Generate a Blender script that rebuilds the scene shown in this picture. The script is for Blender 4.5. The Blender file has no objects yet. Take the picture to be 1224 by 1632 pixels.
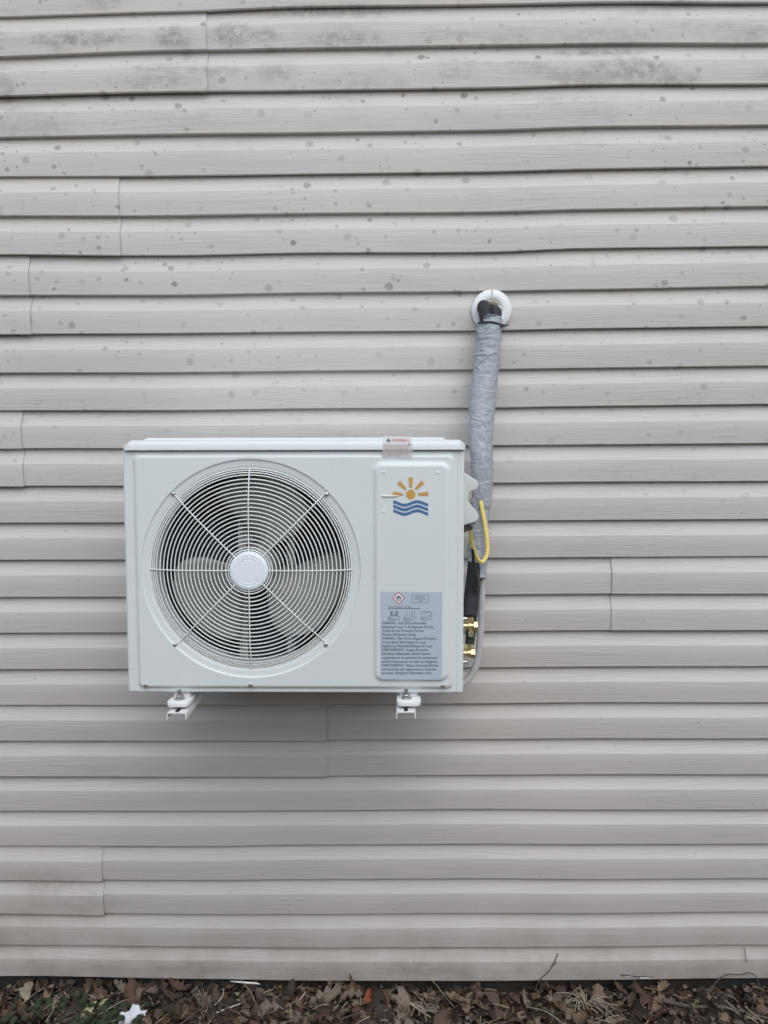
import bpy, bmesh, math, random
from mathutils import Vector, Matrix, noise as mnoise

random.seed(7)
PI = math.pi
SC = bpy.context.scene
COL = SC.collection
rad = math.radians

# ------------------------------------------------------------------ camera
cam_data = bpy.data.cameras.new('camera')
cam = bpy.data.objects.new('camera', cam_data)
COL.objects.link(cam)
RT = Vector((0.9998590430, 0.0141837845, -0.0089841177))
UP = Vector((0.0076533901, 0.0912360231, 0.9957998864))
FW = Vector((-0.0149438862, 0.9957282803, -0.0911146088))
mw = Matrix((RT, UP, -FW)).transposed().to_4x4()
mw.translation = Vector((0.0, -2.06745, 1.63640))
cam.matrix_world = mw
cam_data.sensor_fit = 'VERTICAL'
cam_data.sensor_height = 36.0
cam_data.sensor_width = 27.0
cam_data.lens = 1226.0 * 36.0 / 1632.0
cam_data.clip_start = 0.02
cam_data.clip_end = 2000.0
SC.camera = cam

# ------------------------------------------------------------------ sky, sun, exposure
SUN_DIR = Vector((0.32, -1.0, 1.15)).normalized()
world = bpy.data.worlds.new('World')
SC.world = world
world.use_nodes = True
wn, wl = world.node_tree.nodes, world.node_tree.links
wn.clear()
w_out = wn.new('ShaderNodeOutputWorld')
w_bg = wn.new('ShaderNodeBackground')
w_sky = wn.new('ShaderNodeTexSky')
w_sky.sky_type = 'NISHITA'
w_sky.sun_disc = False
w_sky.sun_elevation = math.asin(SUN_DIR.z)
w_sky.sun_rotation = math.atan2(SUN_DIR.x, SUN_DIR.y)
w_sky.air_density = 1.0
w_sky.dust_density = 1.5
w_sky.ozone_density = 1.0
w_hsv = wn.new('ShaderNodeHueSaturation')
w_hsv.inputs['Saturation'].default_value = 0.42
wl.new(w_sky.outputs[0], w_hsv.inputs['Color'])
wl.new(w_hsv.outputs[0], w_bg.inputs['Color'])
w_bg.inputs['Strength'].default_value = 0.15
wl.new(w_bg.outputs[0], w_out.inputs['Surface'])
sun_data = bpy.data.lights.new('sun', 'SUN')
sun_data.energy = 0.6
sun_data.angle = rad(60)
sun_data.color = (1.0, 0.97, 0.93)
sun = bpy.data.objects.new('sun', sun_data)
COL.objects.link(sun)
sun.rotation_euler = (-SUN_DIR).to_track_quat('-Z', 'Y').to_euler()
sun.location = (2, -6, 9)
SC.view_settings.view_transform = 'Standard'
SC.view_settings.look = 'None'
SC.view_settings.exposure = 0.50
SC.view_settings.gamma = 1.0
SC.view_settings.use_curve_mapping = False
SC.render.engine = 'CYCLES'

# ------------------------------------------------------------------ materials
class NT:
    def __init__(self, name):
        self.m = bpy.data.materials.new(name)
        self.m.use_nodes = True
        self.t = self.m.node_tree
        self.t.nodes.clear()
        self.out = self.t.nodes.new('ShaderNodeOutputMaterial')
        self.b = self.t.nodes.new('ShaderNodeBsdfPrincipled')
        self.t.links.new(self.b.outputs[0], self.out.inputs['Surface'])
    def node(self, kind, **props):
        n = self.t.nodes.new(kind)
        for k, v in props.items():
            setattr(n, k, v)
        return n
    def put(self, sock, v):
        if isinstance(v, bpy.types.NodeSocket):
            self.t.links.new(v, sock)
        else:
            sock.default_value = v
    def math(self, op, a, b=0.0, c=0.0, clamp=False):
        n = self.node('ShaderNodeMath', operation=op, use_clamp=clamp)
        self.put(n.inputs[0], a); self.put(n.inputs[1], b); self.put(n.inputs[2], c)
        return n.outputs[0]
    def ramp(self, v, a, b, lo=0.0, hi=1.0, smooth=True):
        n = self.node('ShaderNodeMapRange', interpolation_type='SMOOTHSTEP' if smooth else 'LINEAR')
        self.put(n.inputs[0], v)
        n.inputs[1].default_value = a; n.inputs[2].default_value = b
        n.inputs[3].default_value = lo; n.inputs[4].default_value = hi
        return n.outputs[0]
    def pos(self, obj=False):
        if obj:
            return self.node('ShaderNodeTexCoord').outputs['Object']
        return self.node('ShaderNodeNewGeometry').outputs['Position']
    def sep(self, v):
        n = self.node('ShaderNodeSeparateXYZ'); self.put(n.inputs[0], v); return n.outputs
    def comb(self, x, y, z):
        n = self.node('ShaderNodeCombineXYZ')
        self.put(n.inputs[0], x); self.put(n.inputs[1], y); self.put(n.inputs[2], z)
        return n.outputs[0]
    def noise(self, vec, scale, detail=3.0, rough=0.55, dist=0.0):
        n = self.node('ShaderNodeTexNoise')
        self.put(n.inputs['Vector'], vec)
        n.inputs['Scale'].default_value = scale
        n.inputs['Detail'].default_value = detail
        n.inputs['Roughness'].default_value = rough
        n.inputs['Distortion'].default_value = dist
        return n.outputs[0]
    def mix(self, f, a, b, mode='MIX'):
        n = self.node('ShaderNodeMix', data_type='RGBA', blend_type=mode)
        self.put(n.inputs[0], f); self.put(n.inputs[6], a); self.put(n.inputs[7], b)
        return n.outputs[2]
    def bump(self, h, strength=0.3, dist=0.001, normal=None):
        n = self.node('ShaderNodeBump')
        n.inputs['Strength'].default_value = strength
        n.inputs['Distance'].default_value = dist
        self.put(n.inputs['Height'], h)
        if normal is not None:
            self.put(n.inputs['Normal'], normal)
        return n.outputs[0]

def c4(c):
    return (c[0], c[1], c[2], 1.0)

def simple(name, col, rough=0.5, metal=0.0, var=0.06, vscale=30.0, bump=0.0, bscale=200.0, bdist=0.001, spec=0.5, obj=True):
    t = NT(name)
    v = t.pos(obj)
    n = t.noise(v, vscale, 4.0)
    dark = tuple(x * (1 - var * 2) for x in col); lite = tuple(min(1, x * (1 + var * 2)) for x in col)
    t.put(t.b.inputs['Base Color'], t.mix(n, c4(dark), c4(lite)))
    r = t.ramp(t.noise(v, vscale * 1.7, 3.0), 0.2, 0.8, max(0.02, rough - 0.08), min(1, rough + 0.08))
    t.put(t.b.inputs['Roughness'], r)
    t.b.inputs['Metallic'].default_value = metal
    t.b.inputs['Specular IOR Level'].default_value = spec
    if bump > 0:
        t.put(t.b.inputs['Normal'], t.bump(t.noise(v, bscale, 3.0), bump, bdist))
    return t.m

def siding_material():
    t = NT('vinyl_siding')
    p = t.sep(t.pos())
    x, z = p[0], p[2]
    flat = t.comb(x, z, 0.0)
    # wood grain: long streaks warped by a slow noise, different on each panel
    info = t.node('ShaderNodeObjectInfo')
    off = t.math('MULTIPLY', info.outputs['Random'], 37.0)
    slow = t.noise(t.comb(t.math('MULTIPLY', x, 1.6), t.math('MULTIPLY', z, 7.0), off), 1.0, 2.0)
    zz = t.math('ADD', z, t.math('MULTIPLY', t.math('SUBTRACT', slow, 0.5), 0.055))
    g1 = t.noise(t.comb(t.math('MULTIPLY', x, 5.0), t.math('MULTIPLY', zz, 330.0), off), 1.0, 3.0, 0.6)
    g2 = t.noise(t.comb(t.math('MULTIPLY', x, 9.0), t.math('MULTIPLY', zz, 640.0), off), 1.0, 2.0, 0.5)
    grain = t.math('ADD', t.math('MULTIPLY', g1, 0.7), t.math('MULTIPLY', g2, 0.3))
    grain_c = t.ramp(grain, 0.34, 0.66)
    patch = t.ramp(t.noise(flat, 2.3, 2.0), 0.3, 0.7, 0.45, 1.0)
    # base colour, slight tint from panel to panel
    tint = t.mix(info.outputs['Random'], c4((0.585, 0.567, 0.545)), c4((0.612, 0.594, 0.572)))
    tone = t.noise(flat, 1.3, 4.0, 0.6)
    col = t.mix(t.ramp(tone, 0.25, 0.75, 0.0, 0.45), tint, c4((0.548, 0.534, 0.512)))
    col = t.mix(t.math('MULTIPLY', t.math('MULTIPLY', t.math('SUBTRACT', 1.0, grain_c), patch), 0.26), col, c4((0.33, 0.325, 0.32)))
    up = t.ramp(z, 1.15, 2.2)
    low = t.ramp(z, 0.05, 0.38, 1.0, 0.0)
    # round drip spots, many near the top, few lower down
    warp = t.noise(flat, 30.0, 2.0)
    def spots(scale, rmin, rmax, strength, ring, mask):
        v = t.node('ShaderNodeTexVoronoi', voronoi_dimensions='2D', feature='F1')
        dv = t.node('ShaderNodeVectorMath', operation='ADD')
        t.put(dv.inputs[0], t.comb(x, t.math('MULTIPLY', z, 1.12), 0.0))
        t.put(dv.inputs[1], t.comb(t.math('MULTIPLY', t.math('SUBTRACT', warp, 0.5), 0.012), t.math('MULTIPLY', t.math('SUBTRACT', warp, 0.5), -0.01), 0.0))
        t.put(v.inputs['Vector'], dv.outputs[0])
        v.inputs['Scale'].default_value = scale
        rc = t.sep(v.outputs['Color'])
        r = t.ramp(rc[0], 0.0, 1.0, rmin, rmax, smooth=False)
        q = t.math('DIVIDE', v.outputs['Distance'], r)
        disc = t.ramp(q, 0.50, 1.0, 1.0, 0.0)
        rim = t.math('SUBTRACT', disc, t.math('MULTIPLY', t.ramp(q, 0.35, 0.78, 1.0, 0.0), t.math('MULTIPLY', rc[1], ring)))
        keep = t.ramp(rc[2], 0.12, 0.24)
        f = t.math('MULTIPLY', t.math('MULTIPLY', rim, keep), mask)
        inner = t.ramp(t.noise(flat, 160.0, 3.0), 0.3, 0.7, 0.55, 1.0)
        return t.math('MULTIPLY', t.math('MULTIPLY', f, inner), t.math('MULTIPLY', t.math('ADD', rc[1], 0.35), strength))
    clump = t.ramp(t.noise(flat, 3.1, 2.0), 0.38, 0.6)
    s1 = spots(9.5, 0.05, 0.140, 0.82, 0.18, t.math('MULTIPLY', up, t.math('ADD', t.math('MULTIPLY', clump, 0.7), 0.3)))
    s2 = spots(17.0, 0.04, 0.16, 0.72, 0.40, t.math('MULTIPLY', up, clump))
    s3 = spots(31.0, 0.03, 0.14, 0.65, 0.0, t.math('MULTIPLY', t.math('ADD', up, 0.25), t.ramp(t.noise(flat, 5.3, 2.0), 0.5, 0.65)))
    s4 = spots(7.0, 0.008, 0.022, 0.9, 0.0, t.ramp(z, 0.0, 2.0, 0.8, 1.0))
    dirt = t.math('MAXIMUM', t.math('MAXIMUM', s1, s2), t.math('MAXIMUM', s3, s4))
    # mildew clouds with a shape of their own: (x, z, half width, half height, amount)
    mil = [(-0.80, 2.672, 0.17, 0.022, 0.75), (-0.845, 2.665, 0.05, 0.035, 0.5), (-0.555, 2.672, 0.065, 0.033, 0.75), (-0.53, 2.655, 0.02, 0.045, 0.6),
           (-0.42, 2.680, 0.075, 0.036, 0.70), (-0.33, 2.675, 0.06, 0.022, 0.5), (-0.13, 2.665, 0.13, 0.030, 0.6),
           (-0.15, 2.735, 0.25, 0.02, 0.6), (0.30, 2.655, 0.08, 0.025, 0.35), (0.52, 2.625, 0.16, 0.014, 0.7), (0.62, 2.575, 0.13, 0.038, 0.65), (0.72, 2.55, 0.08, 0.022, 0.6),
           (-1.02, 2.555, 0.055, 0.045, 0.65), (-0.30, 2.585, 0.06, 0.028, 0.45), (-0.97, 2.46, 0.20, 0.034, 0.32),
           (-0.62, 2.60, 0.07, 0.014, 0.45), (0.16, 2.575, 0.05, 0.022, 0.35), (0.55, 2.655, 0.2, 0.03, 0.3),
           (-1.00, 0.40, 0.12, 0.05, 0.30), (-0.88, 0.34, 0.16, 0.035, 0.25), (0.05, 0.14, 0.16, 0.03, 0.4), (-0.55, 0.14, 0.14, 0.03, 0.3)]
    mn = t.ramp(t.noise(flat, 42.0, 6.0, 0.7), 0.30, 0.62)
    mstreak = t.ramp(grain, 0.35, 0.6, 0.45, 1.0)
    mn = t.math('MULTIPLY', mn, mstreak)
    wob = t.math('MULTIPLY', t.math('SUBTRACT', t.noise(flat, 14.0, 4.0), 0.5), 0.9)
    acc = 0.0
    for (cx, cz, rx, rz, am) in mil:
        dx = t.math('DIVIDE', t.math('SUBTRACT', x, cx), rx)
        dz = t.math('DIVIDE', t.math('SUBTRACT', z, cz), rz)
        d = t.math('ADD', t.math('SQRT', t.math('ADD', t.math('MULTIPLY', dx, dx), t.math('MULTIPLY', dz, dz))), wob)
        m = t.ramp(d, 0.35, 1.15, am, 0.0)
        acc = t.math('MAXIMUM', acc, m)
    spread = t.math('MULTIPLY', t.ramp(z, 2.30, 2.62), t.ramp(t.noise(t.comb(t.math('MULTIPLY', x, 3.2), t.math('MULTIPLY', z, 13.0), 3.0), 1.0, 3.0), 0.50, 0.72, 0.0, 0.62))
    acc = t.math('MAXIMUM', acc, spread)
    mil_f = t.math('MULTIPLY', t.math('MULTIPLY', acc, mn), 1.0)
    dirt = t.math('MAXIMUM', dirt, mil_f)
    col = t.mix(dirt, col, c4((0.155, 0.150, 0.145)))
    # brown soil film along the bottom courses
    left = t.math('MULTIPLY', t.ramp(x, -1.15, -0.55, 0.75, 0.0), t.ramp(z, 0.25, 0.62, 1.0, 0.0))
    low = t.math('MAXIMUM', low, left)
    soil = t.math('MULTIPLY', low, t.ramp(t.noise(flat, 6.0, 5.0, 0.65), 0.3, 0.75, 0.16, 0.75))
    col = t.math and t.mix(soil, col, c4((0.27, 0.235, 0.195)))
    t.put(t.b.inputs['Base Color'], col)
    t.put(t.b.inputs['Roughness'], t.ramp(grain, 0.3, 0.7, 0.62, 0.48))
    t.b.inputs['Specular IOR Level'].default_value = 0.35
    h = t.math('ADD', t.math('MULTIPLY', grain, patch), t.math('MULTIPLY', t.noise(flat, 9.0, 2.0), 0.6))
    t.put(t.b.inputs['Normal'], t.bump(h, 0.85, 0.0020))
    return t.m

def paint_material(name, col, rough=0.32, wob=0.25):
    t = NT(name)
    v = t.pos(True)
    n = t.noise(v, 6.0, 4.0)
    t.put(t.b.inputs['Base Color'], t.mix(n, c4(tuple(c * 0.965 for c in col)), c4(tuple(min(1, c * 1.02) for c in col))))
    sm = t.noise(v, 18.0, 5.0, 0.65)
    t.put(t.b.inputs['Roughness'], t.ramp(sm, 0.3, 0.75, rough - 0.05, rough + 0.10))
    fine = t.bump(t.noise(v, 900.0, 2.0), 0.06, 0.0004)
    t.put(t.b.inputs['Normal'], t.bump(t.noise(v, 7.0, 2.0), wob, 0.004, fine))
    return t.m

def tape_material():
    t = NT('grey_pipe_tape')
    v = t.pos(True)
    p = t.sep(v)
    n = t.noise(v, 22.0, 4.0)
    col = t.mix(n, c4((0.325, 0.360, 0.395)), c4((0.390, 0.425, 0.455)))
    blot = t.ramp(t.noise(v, 9.0, 3.0), 0.5, 0.68)
    col = t.mix(t.math('MULTIPLY', blot, 0.30), col, c4((0.43, 0.46, 0.49)))
    t.put(t.b.inputs['Base Color'], col)
    t.put(t.b.inputs['Roughness'], t.ramp(n, 0.3, 0.7, 0.26, 0.44))
    ang = t.comb(t.math('MULTIPLY', p[0], 18.0), t.math('MULTIPLY', p[1], 18.0), t.math('MULTIPLY', p[2], 60.0))
    w1 = t.noise(ang, 1.0, 3.0, 0.6, 1.2)
    w2 = t.noise(v, 75.0, 3.0, 0.6, 0.6)
    h = t.math('ADD', t.math('MULTIPLY', w1, 1.0), t.math('MULTIPLY', w2, 0.4))
    t.put(t.b.inputs['Normal'], t.bump(h, 0.75, 0.0040))
    return t.m

def soil_material():
    t = NT('dark_soil')
    v = t.pos()
    n = t.noise(v, 3.0, 6.0, 0.65)
    n2 = t.noise(v, 60.0, 5.0, 0.7)
    col = t.mix(n, c4((0.030, 0.023, 0.018)), c4((0.075, 0.058, 0.044)))
    col = t.mix(t.ramp(n2, 0.45, 0.7, 0.0, 0.6), col, c4((0.11, 0.088, 0.066)))
    vo = t.node('ShaderNodeTexVoronoi'); t.put(vo.inputs['Vector'], v); vo.inputs['Scale'].default_value = 26.0
    cc = t.sep(vo.outputs['Color'])
    col = t.mix(t.math('MULTIPLY', t.ramp(cc[0], 0.45, 0.9), 0.55), col, c4((0.125, 0.088, 0.060)))
    yy = t.sep(v)[1]
    far = t.ramp(yy, -0.9, -0.35, 1.0, 0.0)
    far_col = t.mix(n2, c4((0.155, 0.126, 0.094)), c4((0.27, 0.228, 0.176)))  # unseen yard made paler to bounce light up under the siding laps
    col = t.mix(t.math('MULTIPLY', far, 0.85), col, far_col)
    t.put(t.b.inputs['Base Color'], col)
    t.b.inputs['Roughness'].default_value = 0.95
    t.b.inputs['Specular IOR Level'].default_value = 0.2
    h = t.math('ADD', n2, t.math('MULTIPLY', t.noise(v, 220.0, 4.0), 0.5))
    t.put(t.b.inputs['Normal'], t.bump(h, 0.9, 0.012))
    return t.m

def leaf_material(name, c1, c2):
    t = NT(name)
    v = t.pos(True)
    info = t.node('ShaderNodeObjectInfo')
    p = t.sep(v)
    w = t.math('ADD', info.outputs['Random'], 0.0)
    sv = t.node('ShaderNodeVectorMath', operation='ADD')
    t.put(sv.inputs[0], v); t.put(sv.inputs[1], t.comb(t.math('MULTIPLY', w, 9.0), 0.0, 0.0))
    n = t.noise(sv.outputs[0], 55.0, 5.0, 0.65)
    f = t.math('ADD', t.math('MULTIPLY', n, 0.6), t.math('MULTIPLY', w, 0.45), clamp=True)
    col = t.mix(f, c4(c1), c4(c2))
    vein = t.ramp(t.math('ABSOLUTE', p[0]), 0.0, 0.0016, 1.0, 0.0)
    side = t.math('ABSOLUTE', t.math('SINE', t.math('MULTIPLY', t.math('SUBTRACT', p[1], t.math('MULTIPLY', t.math('ABSOLUTE', p[0]), 0.8)), 330.0)))
    side = t.ramp(side, 0.0, 0.16, 0.5, 0.0)
    col = t.mix(t.math('MULTIPLY', t.math('MAXIMUM', vein, side), 0.4), col, c4(tuple(min(1, c * 1.7) for c in c2)))
    t.put(t.b.inputs['Base Color'], col)
    t.b.inputs['Roughness'].default_value = 0.72
    t.b.inputs['Specular IOR Level'].default_value = 0.3
    t.put(t.b.inputs['Normal'], t.bump(t.noise(v, 180.0, 3.0), 0.5, 0.002))
    return t.m

def coil_material():
    t = NT('coil_fins')
    p = t.sep(t.pos(True))
    w = t.math('SINE', t.math('MULTIPLY', p[0], 1500.0))
    w2 = t.math('SINE', t.math('MULTIPLY', p[2], 300.0))
    f = t.math('ADD', t.math('MULTIPLY', w, 0.3), t.math('MULTIPLY', w2, 0.2), clamp=True)
    t.put(t.b.inputs['Base Color'], t.mix(f, c4((0.055, 0.075, 0.092)), c4((0.13, 0.16, 0.185))))
    t.b.inputs['Roughness'].default_value = 0.5
    return t.m

M = {}
M['siding'] = siding_material()
M['paint'] = paint_material('enamel_steel', (0.728, 0.790, 0.802))
M['paint_lid'] = paint_material('enamel_lid', (0.750, 0.805, 0.815))
M['wire'] = simple('white_wire', (0.84, 0.88, 0.88), 0.35, var=0.02)
M['hub'] = simple('white_hub_plastic', (0.84, 0.91, 0.97), 0.42, var=0.0)
M['white_metal'] = simple('white_coated_metal', (0.84, 0.86, 0.86), 0.38, var=0.05, vscale=60, bump=0.1)
M['white_plastic'] = simple('white_plastic', (0.80, 0.83, 0.85), 0.35, var=0.02, bump=0.05)
M['cover_plastic'] = paint_material('valve_cover_paint', (0.66, 0.70, 0.695), 0.42, 0.1)
M['fan'] = simple('grey_fan_plastic', (0.262, 0.280, 0.250), 0.42, var=0.06, vscale=14)
M['throat'] = paint_material('fan_ring_paint', (0.60, 0.65, 0.665), 0.40, 0.05)
M['dark'] = simple('dark_inside', (0.022, 0.030, 0.036), 0.7)
M['coil'] = coil_material()
M['galv'] = simple('galvanised_steel', (0.52, 0.54, 0.55), 0.4, 0.35, var=0.1, vscale=40)
M['bolt'] = simple('zinc_bolt', (0.62, 0.63, 0.65), 0.22, 0.85, var=0.12, vscale=300)
M['brass'] = simple('brass', (0.66, 0.565, 0.34), 0.34, 0.8, var=0.14, vscale=160, bump=0.12, bscale=500)
M['rubber'] = simple('black_foam', (0.028, 0.032, 0.038), 0.8, var=0.18, vscale=80, bump=0.3, bscale=700)
M['black'] = simple('black_plastic', (0.016, 0.018, 0.02), 0.45, var=0.1)
M['gland'] = simple('dark_conduit_metal', (0.24, 0.25, 0.265), 0.3, 0.7, var=0.2, vscale=120)
M['yellow'] = simple('yellow_cable_sheath', (0.82, 0.66, 0.20), 0.42, var=0.05, vscale=90)
M['tape'] = tape_material()
M['drain'] = simple('grey_drain_hose', (0.55, 0.56, 0.575), 0.42, var=0.05, vscale=60, bump=0.1)
M['putty'] = simple('sealing_putty', (0.42, 0.40, 0.345), 0.75, var=0.16, vscale=90, bump=0.9, bscale=130, bdist=0.004)
M['orange'] = simple('orange_print', (0.60, 0.36, 0.10), 0.4, var=0.02)
M['blue'] = simple('blue_print', (0.075, 0.19, 0.37), 0.4, var=0.02)
M['sticker'] = simple('silver_sticker', (0.50, 0.575, 0.660), 0.38, var=0.03, vscale=12)
M['ink'] = simple('dark_ink', (0.045, 0.055, 0.075), 0.5, var=0.02)
M['ink_grey'] = simple('grey_ink', (0.20, 0.235, 0.28), 0.5, var=0.02)
M['red_ink'] = simple('red_ink', (0.46, 0.10, 0.11), 0.5, var=0.02)
M['red_soft'] = simple('pale_red_ink', (0.70, 0.58, 0.60), 0.5, var=0.04)
M['label_white'] = simple('white_label', (0.78, 0.785, 0.80), 0.38, var=0.02)
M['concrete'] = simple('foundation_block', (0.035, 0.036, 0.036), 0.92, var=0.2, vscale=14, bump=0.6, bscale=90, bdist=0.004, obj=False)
M['board'] = simple('sheathing_board', (0.25, 0.2, 0.14), 0.9, var=0.1, vscale=8)
M['soil'] = soil_material()
M['paper'] = simple('pale_blue_paper', (0.70, 0.74, 0.80), 0.8, var=0.05, vscale=40, bump=0.3)
M['straw'] = simple('dry_straw', (0.36, 0.315, 0.24), 0.75, var=0.15, vscale=60)
M['straw_pale'] = simple('bleached_straw', (0.62, 0.59, 0.51), 0.7, var=0.1, vscale=60)
M['twig'] = simple('twig_bark', (0.10, 0.08, 0.065), 0.9, var=0.25, vscale=70, bump=0.6, bscale=150, bdist=0.002)
M['wrap'] = simple('white_wrap_edge', (0.80, 0.80, 0.79), 0.6, var=0.03)
M['ivy'] = leaf_material('green_ground_leaf', (0.020, 0.034, 0.018), (0.050, 0.072, 0.036))
LEAF = [leaf_material('leaf_brown', (0.045, 0.034, 0.027), (0.112, 0.080, 0.060)),
        leaf_material('leaf_dark', (0.022, 0.018, 0.015), (0.065, 0.050, 0.040)),
        leaf_material('leaf_grey', (0.100, 0.083, 0.066), (0.230, 0.190, 0.150)),
        leaf_material('leaf_tan', (0.125, 0.092, 0.064), (0.260, 0.190, 0.135)),
        leaf_material('leaf_russet', (0.066, 0.040, 0.030), (0.130, 0.075, 0.052))]
LEAF_RED = leaf_material('leaf_red', (0.22, 0.055, 0.028), (0.33, 0.09, 0.04))
LEAF_PALE = leaf_material('leaf_pale', (0.24, 0.21, 0.165), (0.36, 0.325, 0.265))
LEAF_CREAM = leaf_material('leaf_cream', (0.40, 0.42, 0.24), (0.58, 0.57, 0.38))
LEAF_GREEN = leaf_material('leaf_dull_green', (0.05, 0.065, 0.05), (0.10, 0.125, 0.09))

# ------------------------------------------------------------------ object helpers
def empty(name, loc=(0, 0, 0), rot=(0, 0, 0), label=None, cat=None, group=None):
    o = bpy.data.objects.new(name, None)
    o.empty_display_size = 0.1
    COL.objects.link(o)
    o.location = loc; o.rotation_euler = rot
    if label: o['label'] = label
    if cat: o['category'] = cat
    if group: o['group'] = group
    return o

def tag(o, label=None, cat=None, group=None, kind=None):
    for k, v in (('label', label), ('category', cat), ('group', group), ('kind', kind)):
        if v: o[k] = v
    return o

class MB:
    """collects geometry for ONE mesh object"""
    def __init__(self):
        self.v = []; self.f = []; self.mi = []
    def add(self, vs, fs, mi=0):
        b = len(self.v)
        self.v += [tuple(x) for x in vs]
        self.f += [tuple(i + b for i in f) for f in fs]
        self.mi += [mi] * len(fs)
        return self
    def box(self, x0, x1, y0, y1, z0, z1, mi=0):
        vs = [(x0, y0, z0), (x1, y0, z0), (x1, y1, z0), (x0, y1, z0), (x0, y0, z1), (x1, y0, z1), (x1, y1, z1), (x0, y1, z1)]
        fs = [(0, 3, 2, 1), (4, 5, 6, 7), (0, 1, 5, 4), (1, 2, 6, 5), (2, 3, 7, 6), (3, 0, 4, 7)]
        return self.add(vs, fs, mi)
    def prism(self, poly, y0, y1, axis='y', mi=0):
        """extrude a 2-D polygon (a, b) along an axis"""
        n = len(poly)
        def P(a, b, c):
            return (a, c, b) if axis == 'y' else ((c, a, b) if axis == 'x' else (a, b, c))
        vs = [P(a, b, y0) for a, b in poly] + [P(a, b, y1) for a, b in poly]
        fs = [tuple(range(n)), tuple(range(2 * n - 1, n - 1, -1))]
        fs += [(i, n + i, n + (i + 1) % n, (i + 1) % n) for i in range(n)]
        return self.add(vs, fs, mi)
    def tube(self, pts, r, n=10, caps=True, ell=None, mi=0, twist=None):
        pts = [Vector(p) for p in pts]
        m = len(pts)
        tan = [(pts[min(i + 1, m - 1)] - pts[max(i - 1, 0)]).normalized() for i in range(m)]
        ref = Vector((0, 1, 0)) if abs(tan[0].y) < 0.9 else Vector((1, 0, 0))
        nx = (ref - tan[0] * ref.dot(tan[0])).normalized()
        vs = []
        for i in range(m):
            nx = (nx - tan[i] * nx.dot(tan[i])).normalized()
            ny = tan[i].cross(nx)
            for k in range(n):
                a = 2 * PI * k / n
                rr = r(i / (m - 1), a) if callable(r) else (r[i] if isinstance(r, (list, tuple)) else r)
                ea, eb = ell or (1, 1)
                vs.append(pts[i] + nx * math.cos(a) * rr * ea + ny * math.sin(a) * rr * eb)
        fs = [(i * n + k, i * n + (k + 1) % n, (i + 1) * n + (k + 1) % n, (i + 1) * n + k) for i in range(m - 1) for k in range(n)]
        if caps:
            fs.append(tuple(range(n - 1, -1, -1))); fs.append(tuple((m - 1) * n + k for k in range(n)))
        return self.add(vs, fs, mi)
    def lathe(self, prof, n=48, org=(0, 0, 0), axis='y', a0=0.0, a1=2 * PI, mi=0, cap0=False, cap1=False):
        """revolve (radius, distance along axis)"""
        full = abs(a1 - a0 - 2 * PI) < 1e-6
        cnt = n if full else n + 1
        vs = []
        for (r, d) in prof:
            for k in range(cnt):
                a = a0 + (a1 - a0) * k / n
                c, s = math.cos(a) * r, math.sin(a) * r
                if axis == 'y': q = (c, d, s)
                elif axis == 'x': q = (d, c, s)
                else: q = (c, s, d)
                vs.append((q[0] + org[0], q[1] + org[1], q[2] + org[2]))
        fs = []
        for i in range(len(prof) - 1):
            for k in range(n):
                k2 = (k + 1) % cnt
                fs.append((i * cnt + k, i * cnt + k2, (i + 1) * cnt + k2, (i + 1) * cnt + k))
        if cap0: fs.append(tuple(range(cnt)))
        if cap1: fs.append(tuple((len(prof) - 1) * cnt + k for k in range(cnt)))
        return self.add(vs, fs, mi)
    def build(self, name, mats, parent=None, smooth=35, bevel=0.0, bseg=2, xf=None, solid=0.0):
        me = bpy.data.meshes.new(name)
        vs = self.v
        if xf is not None:
            vs = [xf @ Vector(v) for v in vs]
        me.from_pydata(vs, [], self.f)
        if not isinstance(mats, (list, tuple)): mats = [mats]
        for m in mats: me.materials.append(m)
        me.polygons.foreach_set('material_index', self.mi)
        bm = bmesh.new(); bm.from_mesh(me)
        bmesh.ops.recalc_face_normals(bm, faces=bm.faces)
        if bevel > 0:
            es = [e for e in bm.edges if len(e.link_faces) == 2 and e.calc_face_angle(0) > rad(30)]
            bmesh.ops.bevel(bm, geom=es, offset=bevel, segments=bseg, affect='EDGES', profile=0.5, clamp_overlap=True)
        bm.to_mesh(me); bm.free()
        if smooth:
            me.polygons.foreach_set('use_smooth', [True] * len(me.polygons))
            me.set_sharp_from_angle(angle=rad(smooth))
        me.update()
        o = bpy.data.objects.new(name, me)
        COL.objects.link(o)
        if parent is not None: o.parent = parent
        if solid:
            md = o.modifiers.new('thickness', 'SOLIDIFY'); md.thickness = solid; md.offset = 0
        return o

def spline(pts, per=8):
    """Catmull-Rom through the points"""
    P = [Vector(p) for p in pts]
    P = [P[0] * 2 - P[1]] + P + [P[-1] * 2 - P[-2]]
    out = []
    for i in range(1, len(P) - 2):
        a, b, c, d = P[i - 1], P[i], P[i + 1], P[i + 2]
        for k in range(per):
            t = k / per
            out.append(0.5 * ((2 * b) + (c - a) * t + (2 * a - 5 * b + 4 * c - d) * t * t + (3 * b - a - 3 * c + d) * t ** 3))
    out.append(P[-2].copy())
    return out

def sstep(a, b, x):
    t = max(0.0, min(1.0, (x - a) / (b - a)))
    return t * t * (3 - 2 * t)

def nz(x, y=0.0, z=0.0):
    return mnoise.noise(Vector((x, y, z)))

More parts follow.
